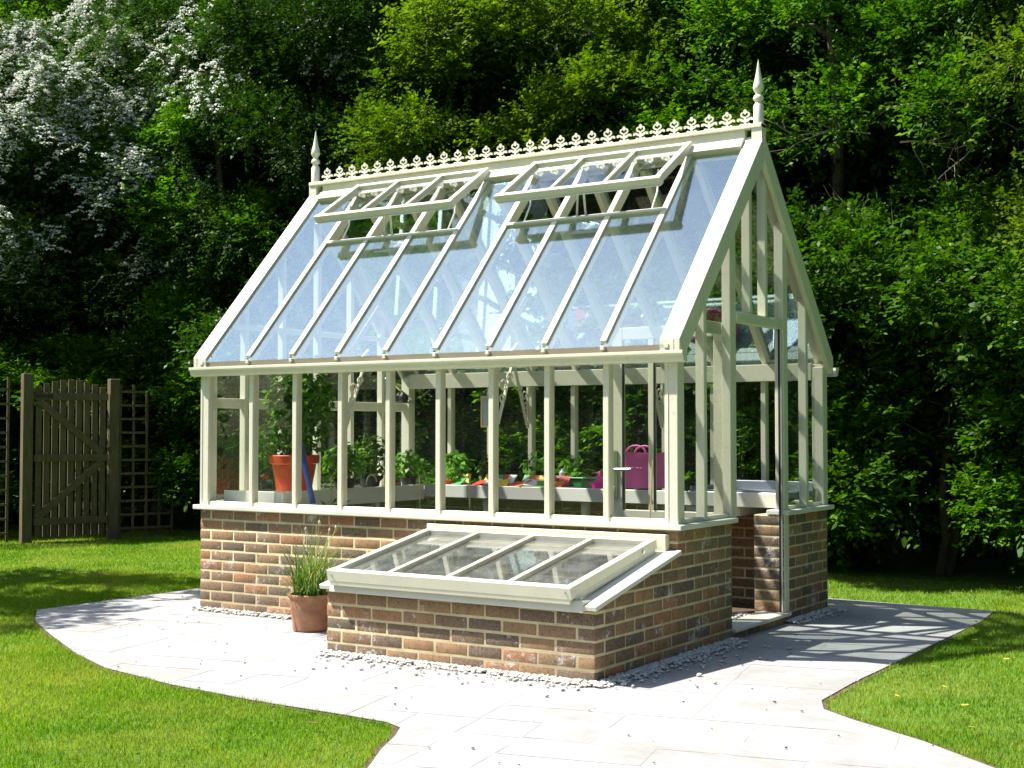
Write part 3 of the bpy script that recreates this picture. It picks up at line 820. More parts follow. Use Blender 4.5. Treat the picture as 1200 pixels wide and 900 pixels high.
# ------------------------------------------------------------------ scattered stones
def rock_mesh(n, posf, size, seed, zs=.6):
    rg = np.random.default_rng(seed)
    base = np.array([(1, 0, 0), (-1, 0, 0), (0, 1, 0), (0, -1, 0), (0, 0, 1), (0, 0, -1)], float)
    Fb = np.array([(0, 2, 4), (2, 1, 4), (1, 3, 4), (3, 0, 4), (2, 0, 5), (1, 2, 5), (3, 1, 5), (0, 3, 5)])
    # one subdivision to round the octahedron
    vs = list(map(tuple, base)); fs = []; mid = {}
    def mp(a, b):
        k = (min(a, b), max(a, b))
        if k not in mid:
            v = (np.array(vs[a]) + np.array(vs[b])); v /= np.linalg.norm(v); mid[k] = len(vs); vs.append(tuple(v))
        return mid[k]
    for a, b, c in Fb:
        ab, bc, ca_ = mp(a, b), mp(b, c), mp(c, a); fs += [(a, ab, ca_), (ab, b, bc), (ca_, bc, c), (ab, bc, ca_)]
    B = np.array(vs); Fs = np.array(fs); pos = posf(rg, n); n = len(pos)
    s = rg.uniform(size[0], size[1], (n, 1, 1)) * rg.uniform(.7, 1.3, (n, 1, 3)); s[:, :, 2] *= zs
    q = B[None] * s * rg.uniform(.8, 1.2, (n, len(B), 1)); a = rg.uniform(0, 6.28, n); c, si = np.cos(a), np.sin(a)
    x = q[:, :, 0] * c[:, None] - q[:, :, 1] * si[:, None]; y = q[:, :, 0] * si[:, None] + q[:, :, 1] * c[:, None]
    V = np.stack([x, y, q[:, :, 2]], 2) + pos[:, None, :]
    F = Fs[None] + (np.arange(n) * len(B))[:, None, None]
    return V.reshape(-1, 3), F.reshape(-1, 3), np.repeat(rg.random(n), len(Fs))
def pebble_pos(rg, n):
    out = []
    def strip(p, q, nx, ny, w, k):
        t = rg.random(k); d = np.abs(rg.normal(0, w * .5, k)); d = np.clip(d, .004, w * 1.6)
        x = p[0] + (q[0] - p[0]) * t + nx * d; y = p[1] + (q[1] - p[1]) * t + ny * d
        out.append(np.stack([x, y, .012 + rg.random(k) * .012 * (d < w * .7)], 1))
    strip((-LC, -D), (0, -D), 0, -1, .055, 1300)
    strip((0, -D - .06), (0, Y1), 1, 0, .095, 1700)
    strip((-LC, -D), (-LC, 0), -1, 0, .08, 500)
    strip((-L, 0), (-LC, 0), 0, -1, .06, 1000)
    strip((0, Y2 + .02), (0, W), 1, 0, .11, 700)
    strip((-L, 0), (-L, W), -1, 0, .09, 1200)
    strip((-L, W), (0, W), 0, 1, .09, 1400)
    k = 900; out.append(np.stack([rg.uniform(-.75, -.17, k), rg.uniform(Y1 - .1, Y2 + .1, k), .034 + rg.random(k) * .006], 1))
    # strays kicked out on the slabs
    k = 90; t = rg.random(k); d = rg.exponential(.08, k) + .08
    out.append(np.stack([-LC * t, -D - d, np.full(k, .012)], 1))
    k = 60; t = rg.random(k); d = rg.exponential(.08, k) + .12
    out.append(np.stack([d, -D + t * 1.6, np.full(k, .012)], 1))
    return np.concatenate(out)
V, F, T = rock_mesh(0, pebble_pos, (.0065, .0135), 5)
props(np_mesh('pebble_strip', V, F, PEBBLE, T), 'white gravel strip along the foot of the brick walls', 'gravel', kind='stuff')
def debris_pos(rg, n):
    k = 300; x = rg.uniform(-4.6, 2.2, k); y = rg.uniform(-3.6, 2.8, k)
    m_ = inside(x, y) & ~((x > -L - .1) & (x < .1) & (y > -.1) & (y < W + .1)) & ~((x > -LC - .1) & (x < .1) & (y > -D - .1) & (y < 0))
    return np.stack([x[m_], y[m_], np.full(m_.sum(), .010)], 1)
V, F, T = rock_mesh(0, debris_pos, (.003, .008), 8, .4)
props(np_mesh('leaf_litter', V, F, SOIL, T), 'scattered brown crumbs and leaf scraps on the paving', 'leaf litter', kind='stuff')

# ------------------------------------------------------------------ grass
def grass():
    rg = np.random.default_rng(3); cam = np.array([3.37, -6.94])
    zones = [((-3.4, 3.6, -5.2, -1.0), 11500), ((-6.5, -1.0, -3.0, 1.6), 6500), ((.9, 4.2, -2.0, 4.6), 6000), ((-12.5, -4.4, -1.2, 5.4), 3000), ((-4.6, 2.5, 2.6, 4.8), 2800)]
    done = []; PX = []; 
    for (x0, x1, y0, y1), dens in zones:
        n = int((x1 - x0) * (y1 - y0) * dens); x = rg.uniform(x0, x1, n); y = rg.uniform(y0, y1, n)
        k = ~inside(x, y)
        for (a, b, c, d) in done: k &= ~((x > a) & (x < b) & (y > c) & (y < d))
        ed = edge_dist(x, y); k &= ed > rg.uniform(-.004, .012, n) + .012 * (1 + np.sin(x * 9 + 2 * np.sin(y * 7)) * np.sin(y * 11 + x * 3))
        # only where the camera, or one standing a step aside, could look
        dx, dy = x - cam[0], y - cam[1]; a = np.degrees(np.arctan2(-dx, dy)); k &= (a > 3) & (a < 66)
        PX.append(np.stack([x[k], y[k], ed[k], np.full(k.sum(), dens)], 1)); done.append((x0, x1, y0, y1))
    A = np.concatenate(PX); n = len(A); x, y = A[:, 0], A[:, 1]; dist = np.hypot(x - cam[0], y - cam[1])
    h = rg.uniform(.009, .022, n) * np.where(A[:, 2] < .06, 1.25, 1.0); w = .0010 + dist * .00024 
    a = rg.uniform(0, 6.28, n); la = rg.uniform(0, 6.28, n); ll = h * rg.uniform(.1, .9, n)
    V = np.zeros((n, 3, 3)); 
    V[:, 0] = np.stack([x - np.cos(a) * w, y - np.sin(a) * w, np.full(n, -.005)], 1)
    V[:, 1] = np.stack([x + np.cos(a) * w, y + np.sin(a) * w, np.full(n, -.005)], 1)
    V[:, 2] = np.stack([x + np.cos(la) * ll, y + np.sin(la) * ll, h], 1)
    t = np.clip(rg.beta(2, 2.6, n) + .15 * np.sin(x * 3.1 + 2 * np.sin(y * 1.7)) , 0, 1); t[rg.random(n) < .025] = 1.0
    F = np.arange(n * 3).reshape(-1, 3)
    print('grass blades', n)
    return np_mesh('grass', V.reshape(-1, 3), F, GRASS, t)
props(grass(), 'short sunlit mown lawn grass around the paving', 'grass', kind='stuff')

# ------------------------------------------------------------------ foliage
def unit(v): return v / (np.linalg.norm(v, axis=-1, keepdims=True) + 1e-9)
def leaves(P_, Nn, size, rg, asp=.55, droop=.25, ax=None):
    """kite-shaped folded leaves at P_ facing Nn, pointing along ax where given"""
    n = len(P_); t = unit(np.cross(Nn, rg.normal(size=(n, 3)))) if ax is None else unit(ax - Nn * np.sum(ax * Nn, 1, keepdims=True)); t[:, 2] -= droop; t = unit(t); b = unit(np.cross(t, Nn)); nn_ = np.cross(b, t)
    s = size * rg.uniform(.65, 1.35, (n, 1)); w = s * asp / 2
    V = np.empty((n, 4, 3)); V[:, 0] = P_; V[:, 1] = P_ + t * s * .45 + b * w + nn_ * w * .35; V[:, 2] = P_ + t * s; V[:, 3] = P_ + t * s * .45 - b * w + nn_ * w * .35
    return V.reshape(-1, 3), np.arange(n * 4).reshape(-1, 4)
def crown_geo(seed, h, rx, ry, zb, nclump, per, leaf, cr=(.30, .60), core=15000, core_leaf=.105, lump=.22, wisps=.25, power=.75, lobes=26, twig=(.14, .34), up=.5):
    """boughs (lobes) standing off a dark inner mass; each bough carries clumps, each clump leafy twigs"""
    rg = np.random.default_rng(seed); zc = (h + zb) / 2; rz = (h - zb) / 2; ell = np.array([rx, ry, rz])
    # bough centres spread evenly over the front and sides
    cand = unit(rg.normal(size=(900, 3))); cand = cand[cand[:, 1] * -.75 + cand[:, 2] * .12 + .42 > rg.random(900) * .75]
    B = [cand[0]]
    for c in cand[1:]:
        if len(B) >= lobes: break
        if min(np.linalg.norm((np.array(B) - c) * np.array([1, .6, 1.5]), axis=1)) > 1.35 / math.sqrt(lobes) * 2.0: B.append(c)
    k_ = 0
    while len(B) < lobes and k_ < len(cand): B.append(cand[k_ + 1 if k_ + 1 < len(cand) else 0]); k_ += 7
    B = np.array(B); nb = len(B); BC = np.sign(B) * np.abs(B) ** power * ell * rg.uniform(.70, .95 + lump * .3, nb)[:, None]; BC[:, 2] += zc
    BR = rg.uniform(.50, .95, nb); btint = rg.uniform(-.20, .20, nb)
    bi = rg.choice(nb, nclump, p=BR ** 2 / np.sum(BR ** 2))
    d = unit(rg.normal(size=(nclump, 3)) + B[bi] * .9 + np.array([-.1, -.35, .65])); C = BC[bi] + d * BR[bi][:, None] * rg.uniform(.55, 1.0, nclump)[:, None] * np.array([1.05, .9, .62])
    C[:, 2] = np.maximum(C[:, 2], .18 + .1 * rg.random(nclump)); R_ = rg.uniform(cr[0], cr[1], nclump) * .62; n = nclump
    # twigs
    L_ = 11; tw = np.maximum((per / L_ * (R_ / np.mean(R_)) ** 2 * rg.uniform(.6, 1.4, n)), 3).astype(int); ti = np.repeat(np.arange(n), tw); m = len(ti)
    q = unit(rg.normal(size=(m, 3)) + d[ti] * .5 + np.array([0, 0, .2])); base = C[ti] + q * (rg.random(m)[:, None] ** .6) * R_[ti][:, None] * .75
    td = unit(q + np.array([-.05, -.12, up]) + rg.normal(size=(m, 3)) * .35); tl = rg.uniform(twig[0], twig[1], m) * np.where(rg.random(m) < wisps, 1.35, 1)
    tt = (np.arange(L_) + .6) / L_; tt = tt[None, :] + rg.uniform(-.03, .03, (m, L_))
    Pp = base[:, None, :] + td[:, None, :] * (tl[:, None] * tt)[:, :, None]; Pp[:, :, 2] -= (tl[:, None] * tt ** 2) * .22
    side = unit(np.cross(td, np.array([0, 0, 1.0]) + rg.normal(size=(m, 3)) * .3)); sg = np.where(np.arange(L_) % 2, 1.0, -1.0)
    ax = td[:, None, :] * .65 + side[:, None, :] * sg[None, :, None] * .8 + rg.normal(size=(m, L_, 3)) * .25
    upv = unit(np.cross(side, td)); upv *= np.sign(upv[:, 2:3] + 1e-6)
    Nn = unit(upv[:, None, :] * .8 + np.array([-.15, -.15, .35]) + rg.normal(size=(m, L_, 3)) * .38)
    Pp = Pp.reshape(-1, 3); ax = ax.reshape(-1, 3); Nn = Nn.reshape(-1, 3); N1 = len(Pp)
    sz = np.repeat(rg.uniform(.75, 1.25, m), L_)[:, None]
    V1, F1 = leaves(Pp, Nn, leaf * sz, rg, droop=.15, ax=ax)
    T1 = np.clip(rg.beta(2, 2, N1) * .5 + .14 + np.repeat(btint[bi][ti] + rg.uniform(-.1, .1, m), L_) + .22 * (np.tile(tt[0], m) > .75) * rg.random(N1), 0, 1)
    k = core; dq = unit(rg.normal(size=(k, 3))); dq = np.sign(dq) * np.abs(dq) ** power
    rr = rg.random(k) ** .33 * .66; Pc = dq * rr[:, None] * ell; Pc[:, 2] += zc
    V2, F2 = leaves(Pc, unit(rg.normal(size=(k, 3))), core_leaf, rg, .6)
    V = np.concatenate([V1, V2]); F = np.concatenate([F1, F2 + len(V1)]); T = np.concatenate([T1, rg.random(k) * .08])  # inner leaves tinted darkest, painting shade into the hollows between boughs
    ok = V.reshape(-1, 4, 3)[:, :, 2].min(1) > .02
    F = F[ok]; T = T[ok]
    return V, F, T, C, d, R_
def trunk_geo(seed, h, rx, ry, stems=3, spread=.5, r0=.11):
    rg = random.Random(seed); m = MB()
    for s in range(stems):
        a = rg.uniform(0, 6.28); x, y, z = math.cos(a) * .12, math.sin(a) * .12, -.05; pts = [(x, y, z)]; dx, dy = math.cos(a) * spread, math.sin(a) * spread
        k = 7
        for i in range(k):
            z += h * .85 / k; x += dx * h / k * .32 + rg.uniform(-.08, .08); y += dy * h / k * .32 + rg.uniform(-.08, .08); pts.append((x, y, z))
            if i > 1:
                for _ in range(2):
                    b = rg.uniform(0, 6.28); l = rg.uniform(.35, .8); q = [(x, y, z)]
                    for t in range(1, 5): q.append((x + math.cos(b) * l * t / 4 * min(rx, 1.4) + rg.uniform(-.05, .05), y + math.sin(b) * l * t / 4 * min(ry, 1.2) + rg.uniform(-.05, .05), z + l * .5 * t / 4 + rg.uniform(-.03, .06)))
                    m.tube(q, [r0 * .30, r0 * .24, r0 * .17, r0 * .11, r0 * .05], 5)
        m.tube(pts, [r0 * (1 - .115 * i) for i in range(len(pts))], 7)
    return m
protos = {}
def proto(key, mat, **kw):
    V, F, T, C, d, Rr = crown_geo(**kw)
    o = np_mesh('crown', V, F, mat, T); me = o.data; bpy.data.objects.remove(o)
    st = trunk_geo(kw['seed'], kw['h'], kw['rx'], kw['ry'], r0=.11 if kw['h'] > 4 else .045); to = st.build('trunk', BARK); tm = to.data; bpy.data.objects.remove(to)
    protos[key] = (me, tm, C, d, Rr, kw)
def tree(key, name, label, cat, x, y, rot=0, s=(1, 1, 1), mat=None, group=None):
    me, tm = protos[key][:2]
    t = thing(name, label, cat, (x, y, 0), group); t.rotation_euler = (0, 0, R(rot)); t.scale = s
    for nm, q in (('crown', me), ('trunk', tm)):
        o = bpy.data.objects.new(nm, q); COL.objects.link(o); o.parent = t
        if nm == 'crown' and mat is not None:
            o.material_slots[0].link = 'OBJECT'; o.material_slots[0].material = mat
    return t
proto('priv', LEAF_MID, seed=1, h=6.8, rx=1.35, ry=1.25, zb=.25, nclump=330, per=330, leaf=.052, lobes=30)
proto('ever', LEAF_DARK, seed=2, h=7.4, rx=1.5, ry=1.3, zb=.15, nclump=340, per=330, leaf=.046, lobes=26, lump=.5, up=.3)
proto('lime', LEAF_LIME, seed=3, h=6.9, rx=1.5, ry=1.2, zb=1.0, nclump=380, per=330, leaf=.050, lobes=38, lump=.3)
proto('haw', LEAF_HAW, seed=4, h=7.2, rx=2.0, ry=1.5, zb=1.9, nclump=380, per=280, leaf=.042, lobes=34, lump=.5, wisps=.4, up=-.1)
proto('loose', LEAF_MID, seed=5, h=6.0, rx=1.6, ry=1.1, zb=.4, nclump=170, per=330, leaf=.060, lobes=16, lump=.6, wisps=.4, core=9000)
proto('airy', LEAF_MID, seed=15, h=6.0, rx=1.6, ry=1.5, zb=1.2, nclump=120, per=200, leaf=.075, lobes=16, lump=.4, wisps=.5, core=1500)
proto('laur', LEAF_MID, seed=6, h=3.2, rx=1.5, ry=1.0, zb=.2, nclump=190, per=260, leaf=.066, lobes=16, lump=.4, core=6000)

# trees standing behind the greenhouse, from left to right
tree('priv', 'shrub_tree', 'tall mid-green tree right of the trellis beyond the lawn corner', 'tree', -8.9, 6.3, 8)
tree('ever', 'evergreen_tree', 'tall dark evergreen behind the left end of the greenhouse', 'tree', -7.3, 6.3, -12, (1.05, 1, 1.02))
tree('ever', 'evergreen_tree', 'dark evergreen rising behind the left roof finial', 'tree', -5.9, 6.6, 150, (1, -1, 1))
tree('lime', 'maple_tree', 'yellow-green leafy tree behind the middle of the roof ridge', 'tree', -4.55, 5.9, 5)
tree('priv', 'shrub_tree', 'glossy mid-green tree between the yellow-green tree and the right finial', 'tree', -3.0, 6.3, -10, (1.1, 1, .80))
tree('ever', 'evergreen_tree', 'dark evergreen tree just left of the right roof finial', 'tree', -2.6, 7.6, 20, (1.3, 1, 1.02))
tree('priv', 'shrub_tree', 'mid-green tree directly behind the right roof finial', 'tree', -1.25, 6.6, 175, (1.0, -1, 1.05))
tree('loose', 'shrub_tree', 'open leafy tree with bare pale branches right of the greenhouse', 'tree', .15, 7.4, 0, (.85, 1, 1.1), mat=LEAF_DARK)  # dark leaf colour puts the shade of this gap into the crown
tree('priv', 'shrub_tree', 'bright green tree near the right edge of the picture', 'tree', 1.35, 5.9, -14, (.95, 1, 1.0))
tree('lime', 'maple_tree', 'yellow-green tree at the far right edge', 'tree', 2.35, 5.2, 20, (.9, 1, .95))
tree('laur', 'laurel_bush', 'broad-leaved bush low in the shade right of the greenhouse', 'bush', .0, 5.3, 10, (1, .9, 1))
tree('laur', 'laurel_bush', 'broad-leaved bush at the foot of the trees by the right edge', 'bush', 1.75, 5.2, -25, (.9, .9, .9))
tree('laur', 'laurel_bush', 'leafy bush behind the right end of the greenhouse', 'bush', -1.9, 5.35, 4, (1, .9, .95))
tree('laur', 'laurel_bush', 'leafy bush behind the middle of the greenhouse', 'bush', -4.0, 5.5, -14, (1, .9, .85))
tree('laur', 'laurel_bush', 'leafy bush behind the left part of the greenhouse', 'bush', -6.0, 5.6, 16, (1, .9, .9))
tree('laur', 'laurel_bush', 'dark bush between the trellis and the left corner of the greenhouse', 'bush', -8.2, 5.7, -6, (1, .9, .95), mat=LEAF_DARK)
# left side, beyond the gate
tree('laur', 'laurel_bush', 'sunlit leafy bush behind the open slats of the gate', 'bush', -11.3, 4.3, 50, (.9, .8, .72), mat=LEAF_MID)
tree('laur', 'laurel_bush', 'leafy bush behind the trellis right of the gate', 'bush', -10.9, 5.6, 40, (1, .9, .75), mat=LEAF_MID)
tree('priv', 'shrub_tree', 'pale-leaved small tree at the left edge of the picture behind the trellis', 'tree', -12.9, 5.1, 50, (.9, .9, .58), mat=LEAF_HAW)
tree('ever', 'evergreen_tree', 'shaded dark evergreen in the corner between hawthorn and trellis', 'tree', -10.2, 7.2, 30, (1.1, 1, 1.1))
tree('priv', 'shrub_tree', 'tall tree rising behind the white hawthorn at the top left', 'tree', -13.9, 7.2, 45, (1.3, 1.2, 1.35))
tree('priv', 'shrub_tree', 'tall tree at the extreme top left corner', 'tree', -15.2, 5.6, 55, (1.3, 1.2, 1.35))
# shade tree out of frame on the left
# hawthorns in blossom
def blossoms(key, t, frac, seed, zlo, per=85):
    me, tm, C, d, Rr, kw = protos[key]; rg = np.random.default_rng(seed)
    pick = np.where((rg.random(len(C)) < frac) & (C[:, 2] > zlo) & (d[:, 1] < .5))[0]
    Ps = []; Ns = []
    for i in pick:
        # flower heads strung along the drooping outer twigs
        for _ in range(int(5 * (Rr[i] / .28) ** 2) + 1):
            q = unit(rg.normal(size=3) * .8 + np.array([-.1, -.8, .45])); c = C[i] + q * Rr[i] * 1.35 * np.array([1.0, .95, .8]); dv = unit(np.array([rg.normal() * .5 + q[0] * .6, -.35, -.75]))
            for t_ in range(rg.integers(4, 10)):
                h_ = c + dv * t_ * .052 + rg.normal(size=3) * .016; n_ = 10
                o_ = unit(rg.normal(size=(n_, 3))) * np.array([.034, .034, .018]); o_[:, 2] = abs(o_[:, 2])
                Ps.append(h_ + o_); Ns.append(unit(o_ * 14 + rg.normal(size=(n_, 3)) * .25 + np.array([0, -.1, .55])))
    P_ = np.concatenate(Ps); N_ = np.concatenate(Ns); V, F = leaves(P_, N_, .028, rg, .95, .0)
    o = np_mesh('blossom', V, F, PETAL, rg.random(len(F)), t); return o
t1 = tree('haw', 'hawthorn_tree', 'hawthorn tree heavy with white blossom at the upper left', 'tree', -11.9, 5.6, 36, (1.05, 1.05, .98))
blossoms('haw', t1, .66, 5, 3.5)
t2 = tree('haw', 'hawthorn_tree', 'hawthorn with scattered white blossom left of the roof finial', 'tree', -8.3, 6.3, 8, (.95, .8, 1.02))
blossoms('haw', t2, .22, 9, 4.9)
# the tree left of the picture whose shade dapples lawn and paving
tree('airy', 'shade_tree', 'tree standing on the lawn outside the left edge, throwing the dappled shade', 'tree', -8.45, -2.1, 200, (1.1, 1.1, .92))
# woodland closing the view beyond
def woodland():
    rg = np.random.default_rng(50); n = 90000; pts = []
    # back and left sides tall, lower unseen bands added behind the viewer and on the right
    def band(k, fx, fy, h):
        u = rg.random(k); x, y = fx(u, k), fy(u, k); z = rg.random(k) ** .9 * (h + .9 * np.sin(x * .9) + .6 * np.sin(y * 1.3 + x * 2.2)); pts.append(np.stack([x, y, z], 1))
    band(72000, lambda u, k: -17 + 25 * u, lambda u, k: rg.uniform(8.6, 10.4, k), 14)
    band(30000, lambda u, k: rg.uniform(-20, -17.5, k), lambda u, k: -14 + 24 * u, 10)
    band(56000, lambda u, k: -19 + 34 * u, lambda u, k: rg.uniform(-19, -17, k), 8)  # unseen, added to darken reflections in the front glass
    band(30000, lambda u, k: rg.uniform(8.5, 10.5, k), lambda u, k: -18 + 27 * u, 9)  # unseen, added to cut the skylight on the gable
    P_ = np.concatenate(pts); n = len(P_); V, F = leaves(P_, unit(rg.normal(size=(n, 3)) + np.array([0, -.3, .4])), .32, rg, .7)
    return np_mesh('woodland', V, F, LEAF_FAR, rg.random(n) * .8)
props(woodland(), 'dense dark woodland behind the nearer trees, with unseen bands added around the garden', 'woodland', kind='stuff')
# bare pale branches showing on the right
def branch(label, base, segs, seed):
    rg = random.Random(seed); m = MB()
    def grow(p, d, l, r, depth):
        pts = [Vector(p)]; dd = Vector(d).normalized(); k = 5
        for i in range(k):
            dd = (dd + Vector((rg.uniform(-.22, .22), rg.uniform(-.12, .12), rg.uniform(-.2, .2)))).normalized(); pts.append(pts[-1] + dd * l / k)
        m.tube(pts, [r * (1 - .14 * i) for i in range(k + 1)], 5)
        if depth > 0:
            for i in (1, 2, 3, 4, 5):
                if rg.random() < .8:
                    s = rg.choice((-1, 1)); nd = (dd + Vector((s * rg.uniform(.4, 1.1), rg.uniform(-.5, .3), rg.uniform(-.5, .9)))).normalized()
                    grow(pts[i], nd, l * rg.uniform(.4, .7), r * .5, depth - 1)
    for b, d, l in segs: grow(b, d, l, .010, 2)
    o = m.build('bare_branch', TWIG, origin=base); props(o, label, 'branch'); return o
branch('pale bare branches spreading beside the right finial', (-.45, 4.95, 4.0), [((-.45, 4.95, 4.0), (-1, -.1, .15), .9), ((-.2, 5.0, 3.9), (1, .0, -.05), .5)], 1)
branch('crooked bare branch hanging near the top right', (.35, 4.9, 4.55), [((.35, 4.9, 4.65), (0, 0, -1), .9), ((.2, 4.9, 4.2), (1, -.1, -.15), .8), ((.3, 4.9, 4.2), (-1, 0, 0), .5)], 2)
branch('tangle of bare twigs in the dark gap right of the gable', (-.25, 4.9, 2.4), [((-.25, 4.95, 2.3), (-.3, 0, 1), .9), ((-.1, 4.95, 2.3), (.4, 0, 1), .9), ((-.2, 4.95, 2.5), (-1, 0, .3), .7)], 3)

# ------------------------------------------------------------------ gate and trellis (running back along x = -9.6)
GO = Vector((-9.77, 2.99, 0)); GD = Vector((.35, .93, 0)).normalized(); GN = Vector((GD.y, -GD.x, 0))
def gp(a, z, d=0): return GO + GD * a + GN * d + Vector((0, 0, z))
gate = thing('garden_gate', 'weathered wooden slatted garden gate between two posts', 'gate', tuple(GO))
for a in (.0, 1.02):
    m = MB(); m.bar(gp(a, -.05), gp(a, 1.96 if a == 0 else 1.92), .115, .115, up=GN)
    m.build('gate_post', GATEW, gate, bevel=.006)
ns = 9; s0, s1 = .085, .935
for i in range(ns):
    a = s0 + (s1 - s0) * (i + .5) / ns; ht = 1.80 + .10 * math.sin(math.pi * (i + .5) / ns)
    MB().bar(gp(a, .06), gp(a, ht), .070, .022, up=GN).build('slat', GATEW, gate, bevel=.002)
for z in (.24, .98, 1.76 - .06):
    MB().bar(gp(s0 - .01, z, .027), gp(s1 + .01, z, .027), .028, .085, up=(0, 0, 1)).build('rail', GATEW, gate, bevel=.003)
MB().bar(gp(s0 + .02, .28, .0275), gp(s1 - .06, .935, .0275), .026, .085, up=(0, 0, 1)).build('brace', GATEW, gate, bevel=.003)
MB().bar(gp(s0 + .03, 1.655, .0275), gp(s1 - .06, 1.03, .0275), .026, .085, up=(0, 0, 1)).build('brace', GATEW, gate, bevel=.003)
MB().bar(gp(.03, 1.70, .048), gp(.28, 1.70, .048), .006, .035).build('hinge', BLACK, gate)
def trellis(label, a0, a1, topf):
    t = thing('trellis_panel', label, 'trellis', tuple(gp(a0, 0)))
    m = MB(); st = .165; a = a0; k = 0
    while a <= a1 + 1e-3:
        m.bar(gp(a, .02, -.01), gp(a, topf(a), -.01), .028, .018, up=GN); a += st
    m.build('upright', GATEW, t)
    m = MB(); z = .12
    while z < 1.95:
        e = a0 - .02
        while e + st <= a1 + .03 and topf(e + st) >= z: e += st
        if e > a0: m.bar(gp(a0 - .02, z, .008), gp(e + .03, z, .008), .016, .028)
        z += .165
    m.build('cross_rail', GATEW, t)
trellis('square trellis panel with stepped top right of the gate', 1.11, 1.78, lambda a: 1.86 if a < 1.30 else (1.78 if a < 1.46 else (1.05 if a < 1.62 else .62)))
trellis('square trellis panel left of the gate', -1.20, -.10, lambda a: 1.92)

# ------------------------------------------------------------------ terracotta pot of chives
def pot_prof(r0, r1, h, rim=.045, lip=.012, wall=.012):
    return [(r0 * .2, 0), (r0, 0), (r0 + (r1 - r0) * .86, h - rim), (r1 + lip * .5, h - rim + .004), (r1 + lip, h - rim + .012), (r1 + lip, h - .006), (r1 + lip - .006, h), (r1 - wall * .6, h), (r1 - wall, h - .02), (r1 - wall - .004, h - .05), (.001, h - .045)]
pc = (-2.475, -.335, .010)
cp = thing('potted_chives', 'terracotta pot of tall wispy chives standing on the paving against the brick wall', 'potted plant', pc)
m = MB(); m.lathe(pc, pot_prof(.112, .138, .232, .028, .006), 36); m.lathe(pc, [(.1265, .196), (.1300, .197), (.1300, .200), (.1270, .201)], 36)
m.build('pot', TERRA, cp, smooth=True)
MB().lathe(pc, [(.001, .19), (.120, .19), (.118, .205), (.06, .212), (.001, .214)], 20).build('soil', COMPOST, cp)
def chives():
    rg = np.random.default_rng(12); Vs = []; Fs = []; Ts = []
    n = 230
    for i in range(n):
        a = rg.uniform(0, 6.28); r = .10 * math.sqrt(rg.random()); x, y = r * math.cos(a), r * math.sin(a)
        l = rg.uniform(.22, .56); lean = rg.uniform(.12, 1.25) * (1.5 if rg.random() < .2 else 1); dr_ = a + rg.normal() * .7 if rg.random() < .6 else rg.normal() * .7 - .3; w = rg.uniform(.0026, .0052)
        if rg.random() < .28: lean = rg.uniform(1.1, 2.0); l *= .85
        k = 7; p = np.array([x, y, .205]); pv = []
        th = lean * .25
        for j in range(k + 1):
            side = np.array([-math.sin(dr_), math.cos(dr_), 0]) * w * (1 - (j / k) ** 2 * .85)
            pv += [p - side, p + side]
            th += lean * 1.5 / k * (.4 + j / k)
            p = p + np.array([math.cos(dr_) * math.sin(th), math.sin(dr_) * math.sin(th), math.cos(th)]) * l / k
        b = len(Vs) and sum(len(v) for v in Vs); Vs.append(np.array(pv)); t = rg.random() * .75 if rg.random() > .15 else 1.0
        for j in range(k): Fs.append((b + 2 * j, b + 2 * j + 1, b + 2 * j + 3, b + 2 * j + 2)); Ts.append(t)
    return np_mesh('leaf_tuft', np.concatenate(Vs), np.array(Fs), LEAF_CHIVE, np.array(Ts), cp)
chives()
m = MB()
rs = random.Random(4)
for k in range(4):
    a = rs.uniform(0, 6.28); l = rs.uniform(.42, .52); q = [(pc[0] + .05 * math.cos(a), pc[1] + .05 * math.sin(a), .21), (pc[0] + .10 * math.cos(a), pc[1] + .10 * math.sin(a), .21 + l * .6), (pc[0] + .17 * math.cos(a), pc[1] + .17 * math.sin(a), .21 + l)]
    m.tube(q, .002, 5); m.lathe(q[-1], [(.001, -.012), (.008, -.004), (.008, .006), (.002, .018)], 8)
m.build('seed_stem', simple('pale_stem', (.50, .48, .30), .7), cp)

# ------------------------------------------------------------------ inside: benches and what stands on them
ZT = .865
bk = thing('staging_bench', 'cream planting bench with deep apron along the back wall', 'bench', (-1.9, 1.8, 0))
MB().box(-3.14, -.064, 1.79, 1.812, .765, ZT).build('apron', BENCHP, bk, bevel=.003)
MB().box(-3.7, -.16, 1.8125, 2.40, .80, .822).build('bench_top', BENCHP, bk)
for x in (-.95, -1.7, -2.6): MB().box(x, x + .05, 1.84, 1.89, .03, .799).build('leg', BENCHP, bk)
MB().box(-.82, -.40, 1.815, 2.38, .70, .764).build('lower_rail', BENCHP, bk, bevel=.003)
lb = thing('staging_bench', 'short bench along the left gable, carrying the big orange pot', 'bench', (-3.45, 1.0, 0))
MB().box(-3.162, -3.14, .12, 1.789, .742, ZT).build('apron', BENCHP, lb, bevel=.003)
MB().box(-3.72, -3.163, .12, .142, .742, ZT).build('apron', BENCHP, lb, bevel=.003)
MB().box(-3.70, -3.163, .1425, 1.79, .79, .812).build('bench_top', BENCHP, lb)
for y in (.2, 1.2): MB().box(-3.22, -3.17, y, y + .05, .03, .789).build('leg', BENCHP, lb)
# galvanised tray at the door end
zt_ = thing('potting_tray', 'grey galvanised metal tray on the bench end by the doorway', 'tray', (-.52, 2.1, .822))
m = MB(); m.box(-.80, -.064, 1.8135, 2.37, .8235, .868); m.box(-.80, -.064, 2.355, 2.3705, .8685, .93); m.box(-.80, -.785, 1.85, 2.354, .8685, .90)
m.build('tray', ZINC, zt_, bevel=.003)

